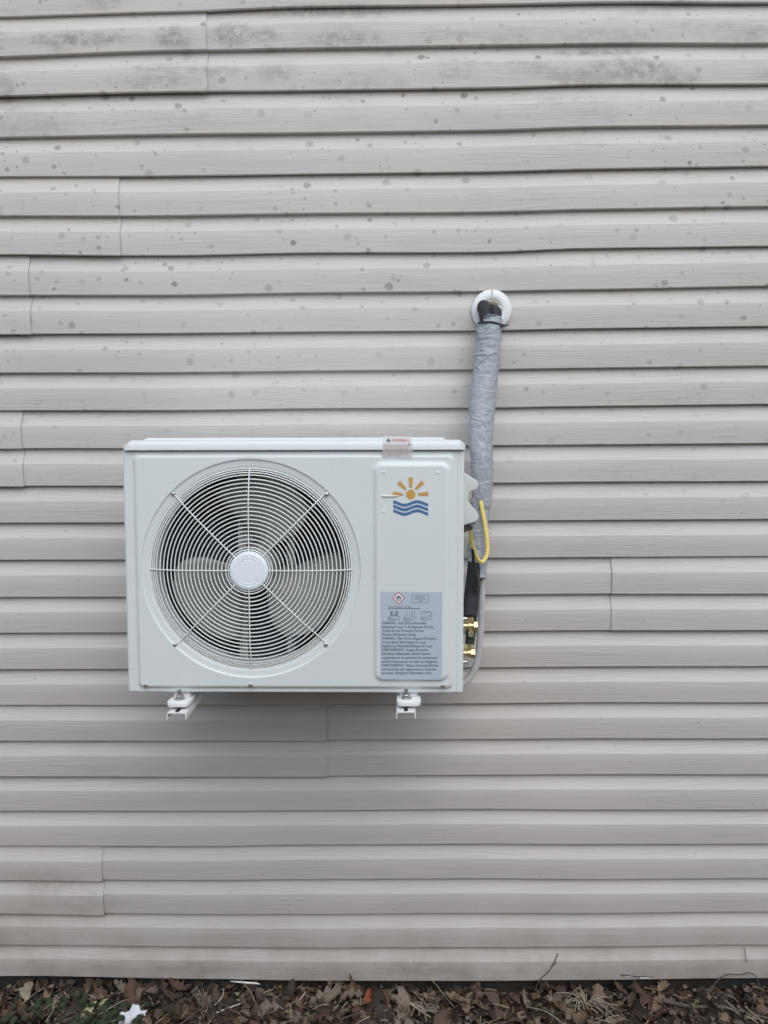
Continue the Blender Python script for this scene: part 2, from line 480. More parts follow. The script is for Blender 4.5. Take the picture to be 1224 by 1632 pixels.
# ------------------------------------------------------------------ ground (one sheet to the horizon, with an added unseen bank behind the viewer to block low sky)
def ground_h(x, y):
    h = 0.052 * sstep(-0.7, -0.02, y)
    h += 0.012 * nz(x * 3.1, y * 3.1, 1.0) + 0.007 * nz(x * 11, y * 11, 4.0)
    if -0.6 < y < 0.2: h += 0.005 * nz(x * 37, y * 37, 9.0)
    b = sstep(-3.0, -6.2, y) if False else (1 - sstep(-6.2, -3.0, y))
    h += b * (3.1 + 0.25 * nz(x * 0.4, y * 0.4, 2.0))
    if y < -3: h += 0.05 * nz(x * 1.3, y * 1.3, 5.0)
    return h

xs = [-400, -150, -60, -30, -18, -12, -9, -7] + [-6 + 0.25 * i for i in range(18)] + [-1.5 + 0.016 * i for i in range(189)] + [1.55 + 0.25 * i for i in range(19)] + [7, 9, 12, 18, 30, 60, 150, 400]
ys = [-400, -150, -60, -30, -18, -12, -9, -7.5] + [-6.8 + 0.25 * i for i in range(22)] + [-1.25 + 0.1 * i for i in range(9)] + [-0.4 + 0.016 * i for i in range(32)] + [0.12, 0.5, 2, 8, 30, 150, 400]
g = MB()
gv = [(x, y, ground_h(x, y)) for y in ys for x in xs]
nx_ = len(xs)
gf = [(j * nx_ + i, j * nx_ + i + 1, (j + 1) * nx_ + i + 1, (j + 1) * nx_ + i) for j in range(len(ys) - 1) for i in range(nx_ - 1)]
ground = g.add(gv, gf).build('ground', M['soil'], smooth=80)
tag(ground, kind='structure')

# ------------------------------------------------------------------ house wall with lapped vinyl panels
wall = empty('house_wall', (0, 0, 0), label='pale grey-beige house wall of lapped vinyl siding behind the outdoor unit', cat='wall')
EXP = 0.1016
DEVX = [-1.075, -0.54, -0.256, 0.246, 0.51, 0.998]
DEV = {
 0: [-9.2, -3.5, 3.5, 1.4, 1.5, -6.4], 1: [-6.4, 3.2, 4.3, 4.1, 3.8, -2.7], 2: [-1.2, 3.7, 2.3, 1.5, 5.3, -0.1], 3: [-1.2, 0.1, -1.4, -1.6, 3.0, 0.6],
 4: [1.2, -2.9, -2.7, -3.6, -0.3, 0.6], 5: [2.7, -1.8, -0.7, -3.2, 0, 1.7], 6: [5.2, -2.1, 0.4, -3.6, 2.8, 2.6], 7: [2.4, -2.6, -0.6, -2.3, -0.8, 2.6],
 8: [1.9, -0.7, -0.5, -2.7, -0.2, 0.7], 9: [1.7, -1.8, -1.4, -2.5, -1.3, -0.4], 10: [3, -1, 0.4, -1.9, -0.4, 0.7], 11: [2.9, -0.5, 0, -0.5, -0.6, -1.1],
 12: [2.8, 0.3, 0, 0, 1.2, -0.5], 13: [3.9, 1.3, 0, 0, -0.4, -1.3], 14: [3.3, 1.1, 0, 0, 0.1, -0.1], 15: [1.5, -0.3, 0, 0, 1.2, -1.1], 16: [2.9, 1.5, 0, 0, 1.6, 0],
 17: [1.2, -0.4, 0, 0.5, 1.4, 0.4], 18: [1.1, -1, -0.7, 0.4, 2.2, 0.1], 19: [1.3, -1, -1.2, 0.1, 1.1, -0.6], 20: [-0.6, -2.9, -2.7, -1.2, -0.3, -1.7],
 21: [-1.5, -2.9, -1.8, 1.6, -1, -2], 22: [-2.8, -4.8, -0.9, 1.6, -0.4, -0.1], 23: [-0.9, -4.5, -1.5, 0.8, -1.7, 0.6], 24: [0.6, -4, -4.2, -0.9, -1.6, 3.2],
 25: [4.5, -1.2, -3.4, -1.6, -0.2, 6.3], 26: [10.8, 2.2, -2.1, -2.2, 0.7, 7.2]}

def dev(k, x):
    fade = 1.0
    if k < 0: fade = max(0.0, 1 + k / 4.0)
    d = DEV[max(0, min(26, k))]
    if x <= DEVX[0]: return d[0] * fade * (1 - sstep(0, 1.2, DEVX[0] - x)) * 0.001
    if x >= DEVX[-1]: return d[-1] * fade * (1 - sstep(0, 1.2, x - DEVX[-1])) * 0.001
    for i in range(5):
        if x <= DEVX[i + 1]:
            t = (x - DEVX[i]) / (DEVX[i + 1] - DEVX[i]); t = t * t * (3 - 2 * t)
            return (d[i] * (1 - t) + d[i + 1] * t) * fade * 0.001

PROF = [(0.0012, 0.0122), (0.0, 0.0046), (0.0003, 0.0022), (0.0016, 0.0010), (0.030, -0.0004), (0.0590, -0.0012), (0.0604, -0.0008), (0.0620, 0.0003),
        (0.070, 0.0046), (0.079, 0.0092), (0.088, 0.0124), (0.0955, 0.0140), (0.1008, 0.0146)]

def siding_panel(row, x0, x1, depth_off, droop=0.0, cap0=False, cap1=False):
    """one double-course vinyl panel covering courses 2*row-1 (upper) and 2*row (lower)"""
    kb = 2 * row
    zb = 0.10 + (26 - kb) * EXP
    n = max(3, int((x1 - x0) / 0.07))
    xsn = [x0 + (x1 - x0) * i / n for i in range(n + 1)]
    prof = [(dz, dy, 0) for dz, dy in PROF] + [(dz + EXP, dy, 1) for dz, dy in PROF] + [(2 * EXP + 0.010, 0.0150, 1)]
    seed = row * 3.7 + x0
    vs = []
    for x in xsn:
        for dz, dy, c in prof:
            t = min(1.0, max(0.0, dz / EXP - c))
            k_lo, k_hi = kb - c, kb - c - 1
            dl, dh = dev(k_lo, x), dev(k_hi, x)
            # slack of the vinyl
            wob = 0.0009 * nz(x * 2.2, dz * 9 + seed, seed) + 0.0004 * nz(x * 7.1, dz * 23 + seed, 2.0)
            dro = droop * max(0.0, 1 - abs(x1 - x) / 0.35) * (1 - 0.6 * (dz / (2 * EXP)))
            vs.append((x, dy + depth_off + wob * (1 if dy < 0.012 else 0.2), zb + dz + dl * (1 - t) + dh * t - dro))
    m = len(prof)
    fs = [(i * m + j, (i + 1) * m + j, (i + 1) * m + j + 1, i * m + j + 1) for i in range(n) for j in range(m - 1)]
    mb = MB().add(vs, fs)
    for flag, i in ((cap0, 0), (cap1, n)):
        if flag:
            e = [vs[i * m + j] for j in range(m)]
            b = [(p[0], p[1] + 0.0009, p[2]) for p in e]
            mb.add(e + b, [(j, j + 1, m + j + 1, m + j) for j in range(m - 1)])
    return mb.build('siding_panel', M['siding'], wall, smooth=28)

SEAMS = {1: (-0.4761, 'L'), 3: (-0.7178, 'L'), 4: (-0.9647, 'L'), 6: (-1.0059, 'L'), 8: (0.5853, 'R'), 10: (-0.1954, 'L'), 12: (-0.8395, 'L')}
XW = 6.2
rr = random.Random(11)
for row in range(-4, 14):
    base, over = SEAMS.get(row, (rr.uniform(1.35, 2.35), 'R'))
    cuts = [c for c in (base - 3.66 * 2, base - 3.66, base, base + 3.66) if -XW + 0.3 < c < XW - 0.3]
    edges = [-XW] + cuts + [XW]
    ib = cuts.index(base)                       # the joint in view lies between panels ib and ib + 1
    low = ib + 1 if over == 'L' else ib
    depth = [0.0040 if (i - low) % 2 == 0 else 0.0 for i in range(len(edges) - 1)]
    for i in range(len(edges) - 1):
        a, b = edges[i], edges[i + 1]
        # alternate panels lie over or under their neighbours at a joint
        left_over = i > 0 and depth[i] < depth[i - 1]
        right_over = i < len(edges) - 2 and depth[i] < depth[i + 1]
        x0 = a if (i == 0 or left_over) else a - 0.022
        x1 = b if (i == len(edges) - 2 or right_over) else b + 0.022
        shift = depth[i] - 0.0015
        p = siding_panel(row, x0, x1, shift, droop=0.0045 if abs(b + 0.8395) < 0.001 else (0.0018 if (over == 'L' and i == ib) else 0.0), cap0=left_over, cap1=right_over)
        if row == 13 and x0 < 0.68 < x1: chip_panel = p

zt = 0.10 + 26 * EXP + 8 * EXP + 0.8
MB().box(-XW, XW, 0.026, 0.14, 0.13, zt - 0.8 + 0.2).build('sheathing', M['board'], wall)
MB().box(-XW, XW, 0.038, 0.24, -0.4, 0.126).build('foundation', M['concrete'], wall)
# cracked lower lip with the white core showing
ck = MB()
for (xa, za, xb, zb_, w) in ((0.628, 0.1222, 0.660, 0.1192, 0.0016), (0.656, 0.1195, 0.684, 0.1150, 0.0011), (0.676, 0.1165, 0.690, 0.1172, 0.0010), (0.690, 0.1172, 0.704, 0.1158, 0.0013), (0.700, 0.1155, 0.722, 0.1150, 0.0009)):
    ck.tube([(xa, -0.0028, za), ((xa + xb) / 2, -0.0028, (za + zb_) / 2 + 0.0008), (xb, -0.0028, zb_)], [w * 0.5, w, w * 0.4], 5)
tag(ck.build('crack', M['black'], chip_panel), 'thin dark crack in the lowest lip')
cc = MB()
for (xa, xb, z0, z1) in ((0.638, 0.660, 0.1172, 0.1200), (0.682, 0.714, 0.1108, 0.1146)):
    cc.prism([(xa, z0 + 0.0012), (xa + 0.3 * (xb - xa), z0), (xb, z0 + 0.0008), (xb - 0.002, z1 - 0.0006), ((xa + xb) / 2, z1), (xa + 0.002, z1 - 0.0004)], -0.0034, -0.0022)
tag(cc.build('chipped_edge', M['wrap'], chip_panel), 'small white chip where the lip has broken')
wr = MB()
wr.tube([(-0.485, 0.001, 0.0985), (-0.46, -0.003, 0.0994), (-0.43, -0.0052, 0.0985), (-0.405, -0.005, 0.0962), (-0.398, -0.004, 0.0935)], [0.0006, 0.0024, 0.0030, 0.0022, 0.0008], 7, ell=(0.8, 1))
wr.build('loose_strip', M['wrap'], wall)

# ------------------------------------------------------------------ outdoor air-conditioning unit
AC = empty('air_conditioner', (-0.2275, -0.405, 1.0825), (rad(-1.2), rad(0.4), 0),
           label='white outdoor air conditioner unit with a round fan grille mounted on the siding', cat='air conditioner')
bpy.context.view_layer.update()
AC_M = AC.matrix_world.copy()
AC_I = AC_M.inverted()
XL, XR, ZT = -0.3740, 0.3750, 0.5362
FX, FZ = -0.0940, 0.2760     # fan centre
R_EDGE = 0.2415

def rrect(x, z, x0, x1, z0, z1, r):
    """signed distance inside a rounded rectangle (positive inside)"""
    cx, cz = (x0 + x1) / 2, (z0 + z1) / 2
    qx, qz = abs(x - cx) - (x1 - x0) / 2 + r, abs(z - cz) - (z1 - z0) / 2 + r
    return -(math.hypot(max(qx, 0), max(qz, 0)) + min(max(qx, qz), 0) - r)

def front_y(x, z):
    y = 0.006
    y -= 0.0065 * sstep(0.0, 0.0085, rrect(x, z, -0.3505, 0.3535, 0.0068, 0.5310, 0.016))
    y -= 0.0060 * sstep(0.0, 0.0105, rrect(x, z, 0.1745, 0.3450, 0.0255, 0.5130, 0.022))
    r = math.hypot(x - FX, z - FZ)
    for e in (x - XL, XR - x):
        if e < 0.0065: y += 0.0065 * (1 - math.sqrt(max(0.0, 1 - (1 - e / 0.0065) ** 2)))
    if abs(x - 0.3595) < 0.0012: y += 0.0009
    y += 0.0005 * nz(x * 6, z * 6, 3.3) * sstep(0.250, 0.285, r)
    return y

def axis_pts(a, b, step, extra):
    n = int(round((b - a) / step))
    p = [a + (b - a) * i / n for i in range(n + 1)] + extra
    p = sorted(p)
    out = [p[0]]
    for q in p[1:]:
        if q - out[-1] > 0.0004: out.append(q)
    return out

fx = axis_pts(XL, XR, 0.0026, [XL + d for d in (0.0006, 0.0013, 0.0038, 0.0065)] + [XR - d for d in (0.0006, 0.0013, 0.0038, 0.0065)] + [0.3582, 0.3588, 0.3595, 0.3602, 0.3608])
fz = axis_pts(0.0006, ZT, 0.0026, [])
R_HOLE = 0.2225
fp = MB()
idx = {}
fv, ff = [], []
for j, z in enumerate(fz):
    for i, x in enumerate(fx):
        fv.append((x, front_y(x, z), z))
NXF = len(fx)
for j in range(len(fz) - 1):
    for i in range(NXF - 1):
        cx, cz = (fx[i] + fx[i + 1]) / 2, (fz[j] + fz[j + 1]) / 2
        if math.hypot(cx - FX, cz - FZ) < 0.2450: continue
        ff.append((j * NXF + i, j * NXF + i + 1, (j + 1) * NXF + i + 1, (j + 1) * NXF + i))
# rolled bottom edge
nb = len(fv)
for i, x in enumerate(fx):
    fv.append((x, front_y(x, 0.0006) + 0.0015, -0.0012)); 
for i, x in enumerate(fx):
    fv.append((x, front_y(x, 0.0006) + 0.016, -0.0012))
for i in range(NXF - 1):
    ff.append((nb + i, nb + i + 1, i + 1, i)); ff.append((nb + NXF + i, nb + NXF + i + 1, nb + i + 1, nb + i))
fp.add(fv, ff)
fp.build('front_panel', M['paint'], AC, smooth=60)
# fan ring: flat seat and the throat running back
MB().lathe([(0.2474, -0.0004), (0.2473, -0.00065), (0.2470, -0.00065), (0.2432, -0.00065), (0.2424, -0.00055), (0.2418, 0.0002), (0.2406, 0.0026), (0.2398, 0.0031), (0.2388, 0.0033), (0.2300, 0.0038), (0.2255, 0.0046), (0.2225, 0.0068), (0.2205, 0.0105), (0.2186, 0.0165), (0.2168, 0.0240), (0.2160, 0.0500), (0.2170, 0.0700), (0.2185, 0.0700)], 144, (FX, 0, FZ)).build('fan_ring', M['paint'], AC, smooth=38)
# cabinet sides, base, back
for (a, b) in ((XL + 0.0003, XL + 0.0016), (XR - 0.0016, XR - 0.0003)):
    MB().box(a, b, 0.0118, 0.300, 0.0, ZT).build('side_panel', M['paint'], AC, smooth=0)
MB().box(XL + 0.002, XR - 0.002, 0.018, 0.300, -0.001, 0.012).build('base_pan', M['paint'], AC, smooth=0)
MB().box(XL + 0.002, 0.150, 0.262, 0.290, 0.0125, ZT - 0.002).build('coil', M['coil'], AC, smooth=0)
MB().box(XL + 0.0035, XL + 0.028, 0.080, 0.2615, 0.0125, ZT - 0.002).build('coil', M['coil'], AC, smooth=0)
MB().box(0.1505, XR - 0.002, 0.285, 0.300, 0.0125, ZT - 0.002).build('rear_panel', M['paint'], AC, smooth=0)
MB().box(0.142, 0.148, 0.030, 0.261, 0.0125, ZT - 0.002).build('partition', M['dark'], AC, smooth=0)
# lid
lid = MB()
LX0, LX1 = XL + 0.0070, XR + 0.0004
prof_l = [(-0.0028, 0.5376), (-0.0030, 0.5505), (-0.0022, 0.5520), (0.010, 0.5585), (0.018, 0.5600), (0.302, 0.5600), (0.306, 0.5540), (0.306, 0.5376)]
def lid_ring(x, inset, dz):
    return [(x, y + (inset if i < 4 else (-inset if i > 5 else 0)), z - (dz if 1 < i < 7 else 0)) for i, (y, z) in enumerate(prof_l)]
secs = [(LX0, 0.0010, 0.0085), (LX0 + 0.0012, 0.0004, 0.0075), (LX0 + 0.0105, 0.0, 0.0005), (LX0 + 0.014, 0.0, 0.0)] + [(LX0 + 0.014 + (LX1 - LX0 - 0.028) * i / 20, 0.0, 0.0) for i in range(1, 20)] + \
       [(LX1 - 0.014, 0.0, 0.0), (LX1 - 0.0105, 0.0, 0.0005), (LX1 - 0.0012, 0.0004, 0.0075), (LX1, 0.0010, 0.0085)]
lv = []
for s in secs: lv += lid_ring(*s)
k = len(prof_l)
lf = [(i * k + j, (i + 1) * k + j, (i + 1) * k + j + 1, i * k + j + 1) for i in range(len(secs) - 1) for j in range(k - 1)]
lf += [tuple(range(k - 1, -1, -1)), tuple((len(secs) - 1) * k + j for j in range(k))]
lid.add(lv, lf)
lid_o = lid.build('lid', M['paint_lid'], AC, smooth=40)
MB().add([(-0.330, 0.014, 0.5595), (0.335, 0.014, 0.5595), (0.335, 0.295, 0.5602), (-0.330, 0.295, 0.5602),
          (-0.322, 0.022, 0.5650), (0.327, 0.022, 0.5650), (0.327, 0.287, 0.5650), (-0.322, 0.287, 0.5650)],
         [(4, 5, 6, 7), (0, 1, 5, 4), (1, 2, 6, 5), (2, 3, 7, 6), (3, 0, 4, 7)]).build('raised_top', M['paint_lid'], lid_o, smooth=30)
MB().box(XL + 0.009, XR - 0.004, 0.008, 0.298, 0.5364, 0.5376).build('lid_gap', M['dark'], AC, smooth=0)

# fan: three swept blades round a hub
fan = empty('fan', (FX, 0.085, FZ)); fan.parent = AC
MB().lathe([(0.0, -0.020), (0.030, -0.020), (0.043, -0.014), (0.047, 0.0), (0.047, 0.035)], 40).build('fan_hub', M['fan'], fan)
for ang in (79, 211, 324):
    NR, NA = 14, 12
    vs = []
    for i in range(NR):
        r = 0.040 + (0.204 - 0.040) * i / (NR - 1)
        t = i / (NR - 1)
        half = rad(24 + 16 * math.sin(PI * min(1, t * 0.8)) )
        mid = rad(ang) + rad(14) * t * t - rad(4)
        for j in range(NA):
            s = -1 + 2 * j / (NA - 1)
            if t > 0.85: rr_ = r - 0.016 * (abs(s) ** 4) * (t - 0.85) / 0.15
            else: rr_ = r
            a = mid + half * s
            y = 0.006 + 0.026 * s + 0.010 * s * s - 0.012 * t
            vs.append((rr_ * math.cos(a), y, rr_ * math.sin(a)))
    fs = [(i * NA + j, (i + 1) * NA + j, (i + 1) * NA + j + 1, i * NA + j + 1) for i in range(NR - 1) for j in range(NA - 1)]
    MB().add(vs, fs).build('fan_blade', M['fan'], fan, smooth=60, solid=0.003)
# motor and its bracket behind the fan
MB().lathe([(0.0, 0.122), (0.040, 0.122), (0.044, 0.128), (0.044, 0.185), (0.0, 0.185)], 32, (FX, 0, FZ)).build('fan_motor', M['galv'], AC)
mbk = MB()
for xb in (FX - 0.056, FX + 0.062):
    mbk.box(xb - 0.010, xb + 0.010, 0.190, 0.204, 0.014, ZT - 0.004)
    mbk.box(xb - 0.002, xb + 0.004, 0.182, 0.190, 0.014, ZT - 0.004)
for zb_ in (FZ - 0.050, FZ + 0.050):
    mbk.box(FX - 0.0478, FX + 0.0538, 0.1885, 0.198, zb_ - 0.010, zb_ + 0.010)
mbk.build('motor_bracket', M['white_metal'], AC, bevel=0.001)

# wire grille
grille = empty('fan_grille', (FX, 0, FZ)); grille.parent = AC
R_OUT = 0.2220
def dome(r):
    return -0.0175 + 0.0235 * min(1.0, r / R_OUT) ** 5
rings = [0.0458] + [0.0512 + 0.00868 * i for i in range(19)] + [0.2128, 0.2175, 0.2220]
for r in rings:
    n = 56 if r < 0.1 else 96
    pts = MB()
    wr_ = 0.00145
    vs, fs = [], []
    for i in range(n):
        a = 2 * PI * i / n
        for q in range(6):
            b = 2 * PI * q / 6
            rr_ = r + wr_ * math.cos(b)
            vs.append((rr_ * math.cos(a), dome(r) + wr_ * math.sin(b), rr_ * math.sin(a)))
    for i in range(n):
        for q in range(6):
            fs.append((i * 6 + q, ((i + 1) % n) * 6 + q, ((i + 1) % n) * 6 + (q + 1) % 6, i * 6 + (q + 1) % 6))
    MB().add(vs, fs).build('grille_ring', M['wire'], grille, smooth=80)
for q in range(8):
    a = q * PI / 4 + (0.004 if q % 2 else -0.002)
    r1 = 0.2370 if q % 2 else R_OUT + 0.001
    rs = [0.036 + (r1 - 0.036) * i / 22 for i in range(23)]
    MB().tube([(r * math.cos(a), dome(r) - 0.0026, r * math.sin(a)) for r in rs], 0.0014, 6).build('grille_spoke', M['wire'], grille, smooth=80)
MB().lathe([(0.0240, -0.0245), (0.0247, -0.0237), (0.0263, -0.0237), (0.0270, -0.0245), (0.0302, -0.0245), (0.0309, -0.0236), (0.0327, -0.0236), (0.0334, -0.0245), (0.0385, -0.0241), (0.0414, -0.0226), (0.0424, -0.0200), (0.0424, -0.0150)], 72, cap0=True).build('grille_cap', M['hub'], grille, smooth=25)

def screw(x, z, y, r=0.0048, par=AC):
    MB().lathe([(0.0, -0.0034), (r * 0.45, -0.0032), (r * 0.8, -0.0024), (r, -0.0006), (r * 1.02, 0.0008)], 16, (x, y, z)).build('screw', M['bolt'], par)
for (x, z) in ((-0.2615, 0.4430), (0.0745, 0.4412), (-0.2645, 0.1075), (0.0710, 0.1085)): screw(x, z, front_y(x, z) + 0.0012)
for (x, z) in ((-0.3306, 0.0158), (-0.0967, 0.0176), (0.3296, 0.0168)): screw(x, z, front_y(x, z) - 0.0004, 0.0052)
for (x, z) in ((0.1995, 0.4895), (0.3165, 0.4880), (0.1985, 0.4040)):
    MB().lathe([(0.0, -0.0016), (0.0016, -0.0013), (0.0030, -0.0005), (0.0036, 0.0004)], 14, (x, front_y(x, z), z)).build('dimple', M['paint'], AC)

# printed emblem: sun over three waves (flat print a hair proud of the panel)
YP = -0.0070
emb = empty('emblem', (0.2577, YP, 0.4412)); emb.parent = AC
U = 0.000189
def flat_poly(poly, name, mat, parent, y=0.0, th=0.0003):
    return MB().prism(poly, y, y - th).build(name, mat, parent, smooth=0)
flat_poly([(0.0101 * math.cos(2 * PI * i / 40), 0.0101 * math.sin(2 * PI * i / 40)) for i in range(40)], 'sun_disc', M['orange'], emb)
for ang, r0, r1, w0, w1 in ((2, 84, 200, 12, 27), (46, 80, 200, 13, 24), (90, 82, 196, 15, 25), (134, 80, 200, 13, 24), (178, 90, 204, 12, 26)):
    ca, sa = math.cos(rad(ang)), math.sin(rad(ang))
    q = [(r0, -w0), (r1, -w1), (r1, w1), (r0, w0)]
    flat_poly([((a * ca - b * sa) * U, (a * sa + b * ca) * U) for a, b in q], 'sun_ray', M['orange'], emb)
for off in (0, 52, 104):
    top = [(xx, -(866 + off + 20 * math.cos(2 * PI * (xx - 395) / 290) - 780)) for xx in range(265, 666, 10)]
    bot = [(xx, y - 36) for xx, y in reversed(top)]
    n = len(top)
    vs = [((a - 465) * U, 0, b * U) for a, b in top] + [((a - 465) * U, 0, b * U) for a, b in reversed(bot)]
    MB().add(vs, [(i, i + 1, n + i + 1, n + i) for i in range(n - 1)]).build('wave_band', M['blue'], emb, smooth=0)
# puckered bit of clear film left of the emblem, its glare put in as white
MB().add([(0.1925, 0, 0.4380), (0.2000, 0, 0.4402), (0.2190, 0, 0.4390), (0.2360, 0, 0.4395), (0.2230, 0, 0.4345), (0.1960, 0, 0.4352), (0.2010, -0.0032, 0.4376), (0.2180, -0.0018, 0.4372)],
         [(0, 1, 6), (1, 2, 7, 6), (2, 3, 7), (3, 4, 7), (4, 5, 6, 7), (5, 0, 6)]).build('film_pucker_glare', M['label_white'], AC, smooth=50)
bpy.data.objects['film_pucker_glare'].location.y = YP - 0.0004

# text helper: mesh text stretched to a wanted width, x to the right, z up
def text_mesh(s, x0, z0, width, height, y, mat, parent, name='text_line', align_center=False):
    cu = bpy.data.curves.new('txt', 'FONT')
    cu.body = s; cu.size = 1.0; cu.resolution_u = 2
    ob = bpy.data.objects.new('txt', cu)
    COL.objects.link(ob)
    bpy.context.view_layer.update()
    me = bpy.data.meshes.new_from_object(ob.evaluated_get(bpy.context.evaluated_depsgraph_get()))
    bpy.data.objects.remove(ob); bpy.data.curves.remove(cu)
    xs_ = [v.co.x for v in me.vertices]; a, b = min(xs_), max(xs_)
    sx = width / (b - a)
    sz = height / 0.70
    cx = -(b - a) / 2 if align_center else 0.0
    for v in me.vertices:
        px, pz = (v.co.x - a + cx) * sx, v.co.y * sz
        v.co = Vector((x0 + px, y, z0 + pz))
    me.name = name
    me.materials.clear(); me.materials.append(mat)
    o = bpy.data.objects.new(name, me); COL.objects.link(o); o.parent = parent
    return o

# warning label on the service panel
wlab = MB().add([(0.1912, YP, 0.0328), (0.3267, YP, 0.0322), (0.3267, YP, 0.2274), (0.1922, YP, 0.2282)], [(0, 1, 2, 3)]).build('warning_label', M['sticker'], AC, smooth=0)
tag(wlab, 'silver grey warning label with dark printed text')
PXM = 1.0 / (8.743 * 735.0)          # one pixel of the label close-up in metres
def LX(px): return 0.1912 + (px - 148) * PXM
def LZ(py): return 0.2280 - (py - 122) * PXM * 1.002
lines = [("WARNING - Risk Of Fire.Flammable", 172, 795, 583), ("Refrigerant Used. To Be Repaired Only By", 172, 900, 638), ("Trained Service Personnel. Do Not", 172, 762, 692),
         ("Puncture Refrigerant Tubing.", 172, 650, 746), ("WARNING - Risk Of Fire. Dispose Of Property", 168, 945, 802), ("In Accordance With Federal Or Local", 168, 788, 856),
         ("Regulations. Flammable Refrigerant Used.", 166, 886, 910), ("AVERTISSEMENT - Risque d'incendie.", 164, 825, 966), ("Réfrigérant inflammable utilisé.A réparer", 164, 856, 1020),
         ("uniquement par du personnel de maintenance", 164, 950, 1076), ("qualifié. Ne pas percer les tubes de réfrigérant.", 164, 958, 1132), ("AVERTISSEMENT - Risque d'incendie.Éliminer", 162, 972, 1188),
         ("conformément aux réglementations fédérales", 162, 934, 1243), ("ou locales. Réfrigérant inflammable utilisé.", 162, 878, 1297)]
YT = YP - 0.0004
for s, a, b, base in lines:
    text_mesh(s, LX(a), LZ(base), (b - a) * PXM, 0.0059, YT, M['ink'], wlab)
def rect_outline(x0, x1, z0, z1, w, y):
    mb = MB()
    for (a, b, c, d) in ((x0, x1, z0, z0 + w), (x0, x1, z1 - w, z1), (x0, x0 + w, z0 + w, z1 - w), (x1 - w, x1, z0 + w, z1 - w)):
        mb.add([(a, y, c), (b, y, c), (b, y, d), (a, y, d)], [(0, 1, 2, 3)])
    return mb
rect_outline(LX(593), LX(830), LZ(274), LZ(160), 0.0005, YT).build('box_outline', M['ink'], wlab, smooth=0)
for s, w, zb_ in (("Refrigerant", 128, 198), ("Safety Group", 155, 228), ("A2L", 42, 258)):
    text_mesh(s, LX(711), LZ(zb_), w * PXM, 0.0030, YT, M['ink'], wlab, align_center=True)
# red diamond with a flame
dm = MB()
cx, cz = LX(407), LZ(211)
ro, ri = 91 * PXM, 78 * PXM
O4 = [(cx + ro, cz), (cx, cz + ro), (cx - ro, cz), (cx, cz - ro)]; I4 = [(cx + ri, cz), (cx, cz + ri), (cx - ri, cz), (cx, cz - ri)]
dm.add([(a, YT, b) for a, b in O4 + I4], [(i, (i + 1) % 4, 4 + (i + 1) % 4, 4 + i) for i in range(4)])
dm.build('hazard_border', M['red_ink'], wlab, smooth=0)
dw = MB().add([(a, YP - 0.0002, b) for a, b in I4], [(0, 1, 2, 3)]).build('hazard_field', M['label_white'], wlab, smooth=0)
fl = [(-24, -22), (-34, -4), (-32, 10), (-26, 4), (-24, 20), (-14, 12), (-8, 44), (2, 26), (8, 34), (12, 12), (20, 24), (24, 8), (32, 14), (34, -6), (24, -22), (12, -24), (16, -8), (6, 2), (0, 10), (-8, -2), (-16, -8), (-12, -24)]
ctr = [(0, -8)]
MB().add([(cx + a * PXM, YT, cz + b * PXM) for a, b in fl], [tuple(range(len(fl)))]).build('flame_mark', M['ink'], wlab, smooth=0)
MB().add([(cx + a * PXM, YT, cz + b * PXM) for a, b in ((-24, -36), (24, -36), (24, -31), (-24, -31))], [(0, 1, 2, 3)]).build('flame_base', M['ink'], wlab, smooth=0)
# the tiny illegible lines and the three little manuals, as print
fine = MB()
def bar(mb, a, b, py, h):
    mb.add([(LX(a), YT, LZ(py + h / 2)), (LX(b), YT, LZ(py + h / 2)), (LX(b), YT, LZ(py - h / 2)), (LX(a), YT, LZ(py - h / 2))], [(0, 1, 2, 3)])
rl = random.Random(3)
def words(mb, a, b, py, h):
    x = a
    while x < b:
        w = rl.uniform(16, 46); bar(mb, x, min(b, x + w), py, h); x += w + 6
words(fine, 258, 585, 335, 7); words(fine, 258, 716, 358, 8)
for (a, b) in ((252, 436), (472, 668), (716, 884)):
    words(fine, a, b, 480, 5); words(fine, a, a + 50, 495, 4); words(fine, a, b - 10, 512, 5); words(fine, a, a + (b - a) * 0.6, 528, 4)
fine.build('fine_print', M['ink'], wlab, smooth=0)
bk = MB()
for (a, b, c, d) in ((292, 318, 398, 460), (368, 394, 398, 460), (318, 322, 385, 446), (342, 345, 388, 450), (364, 368, 385, 446), (292, 394, 452, 462)):
    bk.add([(LX(a), YT, LZ(d)), (LX(b), YT, LZ(d)), (LX(b), YT, LZ(c)), (LX(a), YT, LZ(c))], [(0, 1, 2, 3)])
for (a, b, c, d) in ((512, 515, 388, 460), (568, 571, 385, 460), (626, 630, 390, 460), (512, 630, 458, 461), (571, 628, 388, 391), (590, 604, 422, 446), (594, 600, 402, 424)):
    bk.add([(LX(a), YT, LZ(d)), (LX(b), YT, LZ(d)), (LX(b), YT, LZ(c)), (LX(a), YT, LZ(c))], [(0, 1, 2, 3)])
for pts in (((718, 436), (738, 392), (742, 392), (722, 436)), ((738, 394), (868, 400), (868, 396), (738, 390)), ((846, 462), (880, 402), (886, 406), (856, 464)), ((722, 436), (760, 442), (800, 448), (846, 460), (846, 456), (800, 444), (760, 438), (722, 432)), ((752, 408), (846, 410), (846, 418), (752, 416))):
    bk.add([(LX(a), YT, LZ(b)) for a, b in pts], [tuple(range(len(pts)))])
bk.build('manual_symbols', M['ink_grey'], wlab, smooth=0)

film = NT('clear_sticker_film')
film.b.inputs['Base Color'].default_value = (0.78, 0.77, 0.78, 1)
film.b.inputs['Roughness'].default_value = 0.3
film.b.inputs['Alpha'].default_value = 0.5
M['film'] = film.m
